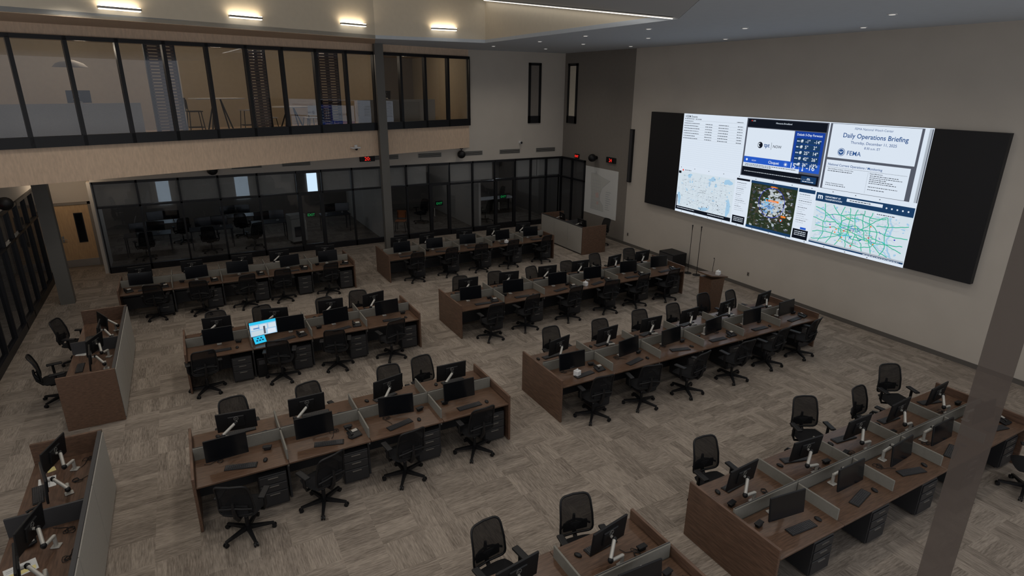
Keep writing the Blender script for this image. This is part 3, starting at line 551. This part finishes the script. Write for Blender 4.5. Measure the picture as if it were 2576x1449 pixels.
b=MB();b.rbox((0,0,.3),(.39,.52,.54),.008,'ped',1);
pb_=b.mesh('cabinet_body');drs=[]
for z0,h in ((.42,.13),(.28,.13),(.05,.22)):
    b=MB();b.rbox((0,-.268,z0+h/2),(.37,.016,h-.008),.004,'ped',1);dm=b.mesh('drawer');b=MB();b.box(-.07,.07,-.288,-.276,z0+h-.04,z0+h-.03,'steel');drs.append((dm,b.mesh('handle')))
b=MB()
for a in (-.15,.15):
    for c in (-.2,.2): b.cyl((a-.01,c,.02),(a+.01,c,.02),.02,.02,'black',10);b.cyl((a,c,.02),(a,c,.05),.008,.008,'black',8)
PED=[('cabinet_body',pb_)]
for dm,hm in drs: PED.append(('drawer',dm));PED.append(('handle',hm,len(PED)-1,'steel drawer pull'))
PED.append(('caster_set',b.mesh('caster_set')))
b=MB();b.rbox((0,0,.055),(.11,.11,.11),.006,'white',1);b2=MB();b2.sph((0,0,.12),(.03,.015,.03),'white',8);TB=[('carton',b.mesh('carton')),('tissue',b2.mesh('tissue'))]
RR=random.Random(11)
for kx,(x0_,yF,n) in ROWS.items():
    for i in range(n):
        if kx=='B' and i<2: continue
        xc=x0_+(i+.5)*MOD
        lit=(kx=='L2' and i==1)
        mx_=xc+RR.uniform(-.1,.1)-.08;mr_=RR.uniform(-.18,.18)
        if lit: mon(xc-.36,yF+.60,.12,True);mon(xc+.24,yF+.60,-.05)
        else: mon(mx_,yF+.60,mr_)
        mon(xc+RR.uniform(-.12,.12)-.05,yF+.86,pi+RR.uniform(-.25,.25))
        for side in (0,1):
            if side and kx in('L1','R0'): continue
            f=-1 if side==0 else 1;yc=yF+.725
            ox=RR.uniform(-.08,.08)
            thing('keyboard',KB,(xc+ox,yc+f*.50,.74),RR.uniform(-.3,.3)+(pi if side else 0),'black computer keyboard lying on a walnut worktop','keyboard','desk keyboards')
            thing('computer_mouse',MS,(xc+ox+f*-.33,yc+f*.50,.74),RR.uniform(-.5,.5),'small black computer mouse on a walnut worktop','mouse','desk mice')
            thing('docking_station',DK,(xc+.38*(1 if RR.random()<.7 else -1),yc+f*.22,.74),RR.uniform(-.3,.3),'small black docking station on a walnut worktop','dock','desk docking stations')
            if kx in ('L3','R3','B','R2') and RR.random()<.9:
                thing('cable',cbl[i%3],(xc+RR.uniform(.1,.3)*(1 if RR.random()<.5 else -1),yc+f*.2,.74),RR.uniform(0,6),'loose coil of black cable on a walnut worktop','cable','loose desk cables')
        if RR.random()<.4: thing('desk_phone',PH,(xc+.42,yF+.28,.74),RR.uniform(-.3,.3),'black desk telephone with corded handset on a desk','phone','desk telephones')
        thing('pedestal_cabinet',PED,(x0_+(i+1)*MOD-.24,yF+.34,0),0,'charcoal three-drawer mobile pedestal under a desk','cabinet','mobile pedestals under desks')
for q in ((6.05,8.35),(9.35,12.72),(9.6,17.85),(10.2,3.93)): thing('tissue_box',TB,(*q,.74),.3,'small white tissue box on a walnut worktop','tissue box','tissue boxes')
thing('desk_phone',PH,(-1.75,17.85,.74),.4,'black desk telephone at the end of a bench desk','phone','desk telephones')
b=MB();b.rbox((0,0,.22),(.2,.45,.44),.01,'black',1);b.box(-.06,.06,-.232,-.226,.3,.4,'dsteel');thing('computer_tower',[('case',b.mesh('case'))],(.86,12.85,0),0,'black computer tower standing on carpet under a desk','computer')
b=MB();T=Matrix.Rotation(radians(50),4,'X');b.rbox((0,0,0),(.27,.18,.012),.004,'black',1,Matrix.Translation((0,0,.09))@T);b.box(-.12,.12,-.08,.08,.0065,.0075,'e_cyan',Matrix.Translation((0,0,.09))@T);b.box(-.06,.06,.0,.02,0,.01,'black')
for (a,c) in ((-.08,-.03),(-.02,-.03),(.04,-.03),(-.05,.02),(.02,.02)): b.box(a,a+.04,c,c+.03,.0078,.0083,'e_navy',Matrix.Translation((0,0,.09))@T)
thing('tablet',[('tablet_body',b.mesh('tablet_body'))],(.89,12.74,.735),.25,'tablet with glowing blue screen standing on a worktop','tablet')
# ---------------------------------------------------------------- side counters
def counter(x0,x1,y0,y1,sgn,label,n=3,dv=None):
    P=[]
    def part(nm,b,lab=None,par=None): P.append((nm,b.mesh(nm),par,lab))
    H=1.06;xg=x1 if sgn>0 else x0
    b=MB();b.box(min(xg,xg-sgn*.05),max(xg,xg-sgn*.05),y0+.04,y1-.04,0.02,H,'dsteel');part('privacy_panel',b,'gray privacy panel')
    L=(y1-y0-.08)/n
    for i in range(n):
        b=MB();xa,xb=sorted((xg,xg+sgn*.012));b.box(xa,xb,y0+.04+i*L+.006,y0+.04+(i+1)*L-.006,.05,H-.03,'lgray');part('panel_tile',b,'light gray fabric tile',0)
    for yy in (y0,y1-.04):
        b=MB();b.rbox(((x0+x1)/2,yy+.02,H/2),(x1-x0,.04,H),.004,'woodv',1);part('end_panel',b,'walnut end panel')
    xa,xb=(x0,x1-.05) if sgn>0 else (x0+.05,x1)
    b=MB();b.rbox(((xa+xb)/2,(y0+y1)/2,.725),(xb-xa-.004,y1-y0-.085,.03),.004,'wood2',1);part('worktop',b)
    dv=dv or (y0+y1)/2
    b=MB();b.box(xa,xb-.02,dv-.015,dv+.015,0,1.0,'dsteel');part('divider',b,'dark divider')
    thing('counter_desk',P,(0,0,0),0,label,'desk','side counter desks')
counter(-2.53,-1.64,12.0,15.75,1,'walnut side counter desk with tall gray privacy panel')
counter(-2.53,-1.66,5.4,9.75,1,'walnut side counter desk with gray panel, monitors on top',3,8.05)
counter(12.62,13.7,17.5,20.45,-1,'wood-ended console desk with gray privacy panel near storefront')
for q in ((-1.85,14.95,-pi/2+.4),(-1.85,14.3,-pi/2),(-1.88,13.45,-pi/2-.4),(-1.88,12.85,-pi/2+.1),(-2.0,9.3,-pi/2-.35),(-2.0,8.7,-pi/2+.25),(-2.0,7.6,-pi/2-.3),(-2.0,7.0,-pi/2+.2),(12.85,18.2,pi/2),(12.85,19.6,pi/2-.2)): mon(*q)
for q in ((-2.33,14.6,-pi/2),(-2.33,13.1,-pi/2),(-2.36,8.85,-1.4),(-2.36,6.9,-1.7)):
    thing('keyboard',KB,(q[0],q[1],.74),q[2],'black computer keyboard lying on a walnut worktop','keyboard','desk keyboards')
for q in ((-2.15,13.95,-1.5),(-2.1,12.35,-1.4),(-2.3,7.8,-1.3),(-1.85,8.25,-1.5),(-2.3,8.35,-1.2)): thing('desk_phone',PH,(q[0],q[1],.74),q[2],'black desk telephone with corded handset on a desk','phone','desk telephones')
for i,q in enumerate(((-1.95,8.98),(-1.85,7.3),(-1.9,7.85),(-1.95,13.65),(-1.85,9.5),(-2.0,12.6))): thing('cable',cbl[i%3],(q[0],q[1],.74),i,'loose coil of black cable on a walnut worktop','cable','loose desk cables')
b=MB();b.rbox((0,0,.05),(.5,.4,.1),.01,'white',1);b.rbox((0,.1,.18),(.45,.06,.2),.01,'white',1,Matrix.Rotation(-.3,4,'X'));thing('label_printer',[('printer_body',b.mesh('printer_body'))],(13.0,18.95,.74),pi/2,'pale desktop printer standing on the console','printer')
b=MB();b.box(-.15,.15,-.11,.11,0,.004,'paper');b.box(-.13,.13,-.09,-.02,.004,.005,'yellow');b.box(-.13,.1,.02,.03,.004,.005,'map4');b.box(-.13,.1,.05,.06,.004,.005,'map4');thing('paper_sheet',[('sheet',b.mesh('sheet'))],(-2.3,7.35,.74),.3,'printed sheet with yellow band on a worktop','paper')
b=MB();b.box(-.14,.14,-.10,.10,0,.004,'paper');b.box(-.12,.12,.0,.01,.004,.005,'map4');b.box(-.12,.12,.03,.04,.004,.005,'map4');b.box(-.12,.12,-.03,-.02,.004,.005,'map4');sh=b.mesh('sheet')
for q in ((-2.1,12.6,1.4),(-2.35,13.9,1.2),(-2.3,9.0+.12,1.7)): thing('paper_sheet',[('sheet',sh)],(q[0],q[1],.7405),q[2],'white printed paper sheet on a walnut worktop','paper','loose paper sheets')
b=MB();b.box(-.05,.05,-.06,.06,0,.006,'yellow');thing('sticky_note',[('note_pad',b.mesh('note_pad'))],(-2.3,9.45,.74),.3,'pale yellow note pad on a worktop','note')
# ---------------------------------------------------------------- podium, mics, speaker
b=MB();pts=[(-.26,-.22),(.26,-.22),(.26,.22),(-.26,.22)];vs=[(x*.85,y_*.85,.04) for x,y_ in pts]+[(x,y_,.98) for x,y_ in pts];b.add(vs,[(3,2,1,0),(4,5,6,7),(0,1,5,4),(1,2,6,5),(2,3,7,6),(3,0,4,7)],'woodv');b.box(-.27,.27,-.24,.24,0,.04,'wood2');pbody=b.mesh('lectern_body')
b=MB();b.rbox((0,0,1.05),(.66,.52,.04),.006,'wood',1,Matrix.Translation((0,0,1.0))@Matrix.Rotation(radians(10),4,'Y')@Matrix.Translation((0,0,-1.0)));ptop=b.mesh('reading_top')
b=MB();b.tube([(.15,.15,1.06),(.17,.16,1.25),(.12,.1,1.42),(.02,.02,1.5)],.007,'black',6);b.cyl((.02,.02,1.5),(-.02,-.01,1.52),.014,.016,'black');pm=b.mesh('gooseneck_microphone')
thing('lectern',[('lectern_body',pbody),('reading_top',ptop),('gooseneck_microphone',pm,None,'black gooseneck microphone')],(12.55,11.15,0),0,'walnut lectern with gooseneck microphone facing the rows','lectern')
thing('tissue_box',TB,(12.62,11.02,1.065),.3,'small white box on the lectern top','box')
for q in ((14.55,14.0),(14.65,13.7)):
    b=MB();b.cyl((0,0,0),(0,0,.02),.13,.12,'black',20);m1=b.mesh('round_base');b=MB();b.cyl((0,0,.02),(0,0,1.5),.011,.009,'black');m2=b.mesh('pole');b=MB();b.cyl((0,0,1.5),(0,0,1.62),.012,.016,'black');b.sph((0,0,1.65),(.025,.025,.03),'black');m3=b.mesh('microphone')
    thing('microphone_stand',[('round_base',m1),('pole',m2),('microphone',m3)],(*q,0),0,'slim black microphone stand with round base by the wall','microphone stand','microphone stands')
b=MB();b.rbox((0,0,.28),(.6,.75,.52),.015,'black',1);b.box(-.31,-.301,-.33,.33,.06,.5,'dsteel')
for a in (-.24,.24):
    for c in (-.3,.3): b.cyl((a,c,0),(a,c,.03),.025,.025,'black')
thing('subwoofer',[('cabinet',b.mesh('cabinet'))],(14.62,14.85,0),0,'black subwoofer box on the carpet against the wall','speaker')
# ---------------------------------------------------------------- wall items
b=MB();b.box(XW-.09,XW,17.92,18.1,2.5,4.48,'black');b.box(XW-.095,XW-.09,17.94,18.08,2.53,4.45,'dsteel');thing('column_speaker',[('speaker_body',b.mesh('speaker_body'))],label='tall slim black speaker mounted on the wall corner',cat='speaker')
class MP(MB):
    def P(s,a,z,l): return (XW-.012-.003*l,20.95-a,z)
b=MP();b.box(XW-.012,XW,18.72,20.93,.83,2.80,'paper')
out=[(.45,2.55),(.75,2.56),(.78,2.66),(.85,2.54),(1.1,2.48),(1.35,2.42),(1.75,2.36),(1.5,2.2),(1.25,2.02),(1.18,1.85),(1.1,1.7),(1.1,1.5),(1.35,1.3),(1.4,1.05),(.5,1.05),(.52,1.7),(.45,2.1)]
b.add([b.P(a,z,1) for a,z in out],[tuple(range(len(out)))],'map2')
for k_ in range(len(out)):
    a,c=Vector(out[k_]),Vector(out[(k_+1)%len(out)]);n_=Vector((-(c-a).y,(c-a).x)).normalized()*.005
    b.add([b.P(*(a+n_),2),b.P(*(c+n_),2),b.P(*(c-n_),2),b.P(*(a-n_),2)],[(0,1,2,3)],'map4')
for k_ in range(9): z=1.15+k_*.14;b.add([b.P(.52,z,2),b.P(1.12,z,2),b.P(1.12,z+.008,2),b.P(.52,z+.008,2)],[(0,1,2,3)],'map4')
for k_ in range(5): a=.6+k_*.13;b.add([b.P(a,1.07,2),b.P(a+.008,1.07,2),b.P(a+.008,2.4,2),b.P(a,2.4,2)],[(0,1,2,3)],'map4')
b.add([b.P(.8,1.75,3),b.P(1.0,1.8,3),b.P(1.05,1.6,3),b.P(.85,1.55,3)],[(0,1,2,3)],'map3');b.add([b.P(.9,1.4,3),b.P(1.05,1.42,3),b.P(1.05,1.3,3),b.P(.9,1.28,3)],[(0,1,2,3)],'map3')
for k_ in range(9): e_=1.5+random.uniform(.2,.5);b.add([b.P(1.5,1.9-k_*.09,2),b.P(e_,1.9-k_*.09,2),b.P(e_,1.88-k_*.09,2),b.P(1.5,1.88-k_*.09,2)],[(0,1,2,3)],'map4')
thing('wall_map',[('map_sheet',b.mesh('map_sheet'))],label='large pale state map hung on the taupe wall',cat='map')
def clock(T,txt):
    b=MB();b.rbox((0,0,0),(.58,.07,.22),.01,'black',1,T);m1=b.mesh('housing');b=MB();vs,fs=textgeo(txt,.19,'CENTER',.0);b.add([(v[0],-.04,v[1]-.068) for v in vs],fs,'red',T);return [('housing',m1),('digits',b.mesh('digits'),None,'glowing red digits')]
thing('digital_clock',clock(Matrix.Identity(4),'20:'),(6.2,YB-.04,3.32),0,'black digital clock with red glowing digits above storefront','clock','digital wall clocks')
thing('digital_clock',clock(Matrix.Rotation(-pi/2,4,'Z'),'24'),(XW-.04,19.2,3.2),0,'black digital clock with red glowing digits on taupe wall','clock','digital wall clocks')
def exitsign(loc,rz,mat,lab):
    b=MB();b.rbox((0,0,0),(.32,.04,.19),.006,'black',1);m1=b.mesh('housing');b=MB();vs,fs=textgeo('EXIT',.13,'CENTER',.02);b.add([(v[0],-.024,v[1]-.045) for v in vs],fs,mat);thing('exit_sign_or_reflection',[('housing',m1),('lettering',b.mesh('lettering'),None,'glowing letters')],loc,rz,lab,'sign','exit signs')
exitsign((XW-.025,21.6,3.12),-pi/2,'red','small red glowing EXIT sign on the taupe wall')
exitsign((-4.09,17.9,3.1),pi/2,'red','small red glowing EXIT sign above the side glass')
for q in ((3.95,22.95,1.35),(9.1,22.95,1.35),(12.1,22.95,1.4)): exitsign((q[0],YB+.035,q[2]),0,'green','small green glowing EXIT reflection on the glass door')  # glowing letters imitate EXIT reflections in the door glass
for q in ((.85,22.6,3.2),(10.05,22.6,3.32)):
    b=MB();b.sph((0,0,0),(.17,.17,.16),'black',18);m1=b.mesh('speaker_body');b=MB();b.cyl((0,0,.1),(0,0,3.56-q[2]),.02,.02,'black');b.cyl((0,0,3.53-q[2]),(0,0,3.56-q[2]),.07,.07,'black');thing('globe_speaker',[('speaker_body',m1),('bracket',b.mesh('bracket'))],q,0,'round black speaker hung below the soffit','speaker','globe speakers')
for q,sg in (((14.86,20.2,3.2),1),((-3.9,18.3,3.2),-1)):
    b=MB();b.sph((0,0,0),(.17,.17,.16),'black',18);m1=b.mesh('speaker_body');b=MB();b.cyl((0,0,0),(sg*.235,0,0),.025,.025,'black');b.cyl((sg*.21,0,0),(sg*.235,0,0),.07,.07,'black');thing('globe_speaker',[('speaker_body',m1),('bracket',b.mesh('bracket'))],q,0,'round black speaker bracketed to the wall','speaker','globe speakers')
b=MB();b.rbox((0,-.1,0),(.32,.2,.05),.015,'white',1);b.sph((0,-.15,-.04),(.05,.05,.05),'black',10);b.rbox((0,-.12,.06),(.1,.1,.08),.02,'white',1);thing('wall_camera',[('camera_body',b.mesh('camera_body'))],(5.35,fy(5.35),3.9),.29,'white wall camera on a small shelf on the pale wood band','camera')
b=MB();b.cyl((0,0,0),(0,-.12,0),.07,.06,'white');b.sph((0,-.13,0),(.05,.05,.05),'black',10);thing('security_camera',[('camera_body',b.mesh('camera_body'))],(12.9,YB,3.68),0,'small round white security camera on the back wall','camera')
for xx in (.58,1.95,3.61,6.95,8.75,10.6,12.4,14.2):
    b=MB();b.box(-.5,.5,-.015,0,-.09,.09,'lgray')
    for i in range(4): b.box(-.48,.48,-.022,-.015,-.075+i*.04,-.053+i*.04,'black')
    thing('air_vent',[('grille',b.mesh('grille'))],(xx,YB,3.33 if xx>6 else 3.27),0,'gray linear air vent grille above the storefront','vent','linear air vents')
for q in ((XW,12.0),(XW,17.9)):
    b=MB();b.rbox((0,0,0),(.012,.08,.12),.003,'taupe',1);b.box(-.009,-.006,-.02,.02,-.035,-.01,'black');b.box(-.009,-.006,-.02,.02,.01,.035,'black');thing('wall_outlet',[('cover_plate',b.mesh('cover_plate'))],(q[0]-.006,q[1],.45),0,'small dark wall outlet plate on the beige wall','outlet','wall outlets')
def shade(x0_,x1_):
    b=MB();b.box(x0_,x1_,YB+.09,YB+.1,2.2,3.0,'shade');c_=MB();c_.cyl((x0_,YB+.095,2.2),(x1_,YB+.095,2.2),.018,.018,'lgray',8);thing('roller_shade',[('shade_cloth',b.mesh('shade_cloth')),('hem_bar',c_.mesh('hem_bar'))],label='gray roller shade half lowered behind storefront glass',cat='blind',group='roller shades in the storefront')
for a,c in ((-2.6,-1.45),(-1.4,-.25),(-.2,.95),(1.0,2.2),(2.25,3.5),(4.5,5.5),(5.6,6.65),(6.9,7.7),(7.75,8.6),(9.65,10.6),(10.65,11.6),(12.75,13.8),(13.85,15.0)): shade(a,c)
for i,(xx,z0,z1,wd,yy) in enumerate(((-1.12,1.1,2.3,.48,28.98),(1.9,1.1,2.3,.55,28.98),(4.98,1.2,2.1,.45,28.98))):
    b=MB();b.box(xx,xx+wd,yy-.02,yy,z0,z1,'day');b.structure('window_%d'%(10+i),'narrow exterior window with daylight')
def odesk(x,y_,w,lab='dark office desk behind the storefront glass',z=0,mt='dsteel'):
    b=MB();b.rbox((0,0,.73),(w,.75,.03),.005,mt,1);m1=b.mesh('tabletop');L=[('tabletop',m1)]
    for a in (-w/2+.05,w/2-.05):
        for c in (-.32,.32): b=MB();b.box(a-.02,a+.02,c-.02,c+.02,0,.72,'dsteel');L.append(('leg',b.mesh('leg')))
    thing('office_desk',L,(x,y_,z),0,lab,'desk','office desks behind the glass')
for q in ((-1.5,25,1.5),(.6,25,1.5),(2.7,25.2,1.3),(5.4,25.6,1.2),(-1.0,27,1.6),(1.6,27,1.6)):
    odesk(*q);mon(q[0]-.3,q[1]+.1,.2);mon(q[0]+.35,q[1]+.1,-.2)
for q in ((-1.6,24.2,.3),(.5,24.2,-.2),(2.0,24.1,.4),(12.0,24.4,.4),(9.2,25.4,2),(-.4,26.2,.3),(1.8,26.2,-.3)): chair(*q,'black swivel chair in the dark office behind glass')
odesk(13.2,26,2.2,'pale meeting table in the room behind glass',mt='white')
b=MB();b.rbox((0,0,.55),(.6,.55,.9),.02,'lgray',1);b.rbox((0,0,1.08),(.62,.5,.16),.02,'lgray',1);b.box(-.2,.2,-.29,-.27,.3,.7,'dsteel');b.box(-.25,.25,-.2,.2,0,.1,'black');thing('copier',[('copier_body',b.mesh('copier_body'))],(3.6,24.2,0),.2,'pale office copier behind the storefront glass','printer')
def schair(loc,rz,mat,lab,h=.45):
    b=MB();b.rbox((0,0,h),(.44,.42,.03),.012,mat,2);m1=b.mesh('seat');b=MB();vs=[(-.2+.05*i,-.2-.03*(j/4)-.03*(1-((i-4)/4)**2),h+.08+.08*j) for j in range(5) for i in range(9)];b.add(vs,grid(0,8,4),mat,None,True);m2=b.mesh('backrest');L=[('seat',m1),('backrest',m2)]
    for a in (-1,1):
        for c in (-1,1):
            b=MB();b.cyl((a*.17,c*.16,h),(a*.23,c*.22,0),.014,.014,'black',8);
            if c<0: b.cyl((a*.17,-.19,h),(a*.17,-.21,h+.35),.012,.012,'black',8)
            L.append(('leg',b.mesh('leg')))
    if h>.6:
        b=MB();b.tube([(-.2,-.2,.25),(.2,-.2,.25),(.2,.2,.25),(-.2,.2,.25)],.012,'black',6,True);L.append(('footrest',b.mesh('footrest')))
    thing('bar_stool' if h>.6 else 'side_chair',L,loc,rz,lab,'stool' if h>.6 else 'chair')
schair((7.9,24.3,0),2.6,'orange','orange shell side chair behind the glass')
# ---------------------------------------------------------------- gallery contents
GZ=4.45
def gp(x,d): return (x-.287*d,fy(x)+d*.958,GZ)
for (xa,xb) in ((-8,-.5),(6.2,9.6)):
    b=MB();P=[gp(xa,1.0),gp(xb,1.0),gp(xb,1.06),gp(xa,1.06)];prism(b,[q[:2] for q in P],GZ,GZ+1.0,'lgray');thing('low_partition',[('partition_panel',b.mesh('partition_panel'))],label='gray low office partition behind gallery glass',cat='partition')
for xx,w_ in ((.15,.8),(2.75,.62),(5.1,.8)):
    b=MB();
    for a in (-w_/2,w_/2-.1,-.05): b.box(a,a+.1,-.05,.05,0,2.73,'blackm')
    m1=b.mesh('post_pair');b=MB()
    for i in range(30): b.box(-w_/2+.06,w_/2-.06,-.09,.09,.06+i*.088,.122+i*.088,'slat')
    thing('slatted_screen',[('frame',m1),('slat_set',b.mesh('slat_set'),None,'dark reddish wood slats')],gp(xx,.9),.29,'dark slatted wood divider screen behind gallery glass','screen','slatted wood screens')
def rtable(x,d,h,lab,round_=False,w=.7):
    L=[]
    b=MB()
    if round_: b.cyl((0,0,h-.03),(0,0,h),.6,.6,'white',28)
    else: b.rbox((0,0,h),(1.5,.7,.03),.01,'white',1)
    L.append(('tabletop',b.mesh('tabletop')))
    for a in (-1,1):
        b=MB();b.tube([(a*.1,0,h-.02),(a*.35,-.2,0)],.024,'black',8);b.tube([(a*.1,0,h-.02),(a*.35,.2,0)],.024,'black',8);L.append(('leg',b.mesh('leg')))
    thing('high_table' if h>.9 else 'round_table',L,gp(x,d),.29,lab,'table')
rtable(1.75,1.7,1.08,'tall white table with black legs behind gallery glass');rtable(4.1,1.8,.8,'round white table with black legs behind gallery glass',True)
for q in ((.95,1.4,-1.4),(2.55,1.5,1.8)): schair(gp(q[0],q[1]),q[2],'black' if q[0]<2 else 'white','bar stool with thin black legs beside tall table',.72)
for q in ((3.3,1.7,-1.3),(4.95,1.9,1.6),(4.4,1.0,.3)): schair(gp(q[0],q[1]),q[2],'white','white shell side chair at the round table')
for q in (-4.3,-1.7,7.9): 
    p_=gp(q,1.7);odesk(p_[0],p_[1]+.12,1.2,'gray desk behind the gallery partition',z=GZ+.12)
    thing('riser_base',[('riser',MB().box(-.6,.6,-.35,.35,0,.12,'dsteel').mesh('riser'))],(p_[0],p_[1]+.12,GZ),0,'dark low plinth under a gallery desk','plinth')
    mon(p_[0],p_[1],pi+.3,z=GZ+.865)
for q in ((-4.4,1.2),(-1.7,2.2)):
    p_=gp(*q);b=MB();n=20
    prof=[(.03,.0),(.12,-.02),(.32,-.1),(.42,-.2)];vs=[(r_*cos(2*pi*i/n),r_*sin(2*pi*i/n),z) for r_,z in prof for i in range(n)];fs=[(j*n+i,j*n+(i+1)%n,(j+1)*n+(i+1)%n,(j+1)*n+i) for j in range(3) for i in range(n)];b.add(vs,fs,'taupe',None,True);m1=b.mesh('lamp_shade');b=MB();b.cyl((0,0,0),(0,0,.6),.006,.006,'black',6);thing('pendant_lamp',[('lamp_shade',m1),('cord',b.mesh('cord'))],(p_[0],p_[1],6.58),0,'shallow dome pendant lamp hung above the gallery desks','lamp','gallery pendant lamps')
for i,(x_,d_,wd) in enumerate(((-3.0,4.93,.3),(5.3,4.93,.45),(7.6,4.93,.3))):
    p_=gp(x_,d_);b=MB();T=Matrix.Translation(p_)@Matrix.Rotation(.29,4,'Z');b.box(0,wd,-.02,0,.6,2.3,'day',T);b.structure('window_%d'%(13+i),'narrow exterior window with daylight')
b=MB();b.rbox((0,0,0),(.4,.03,.25),.005,'black',1);p_=gp(1.25,4.98);thing('wall_sign',[('sign_plate',b.mesh('sign_plate'))],(p_[0],p_[1],GZ+1.4),.29,'small dark sign plate on the gallery wall','sign')
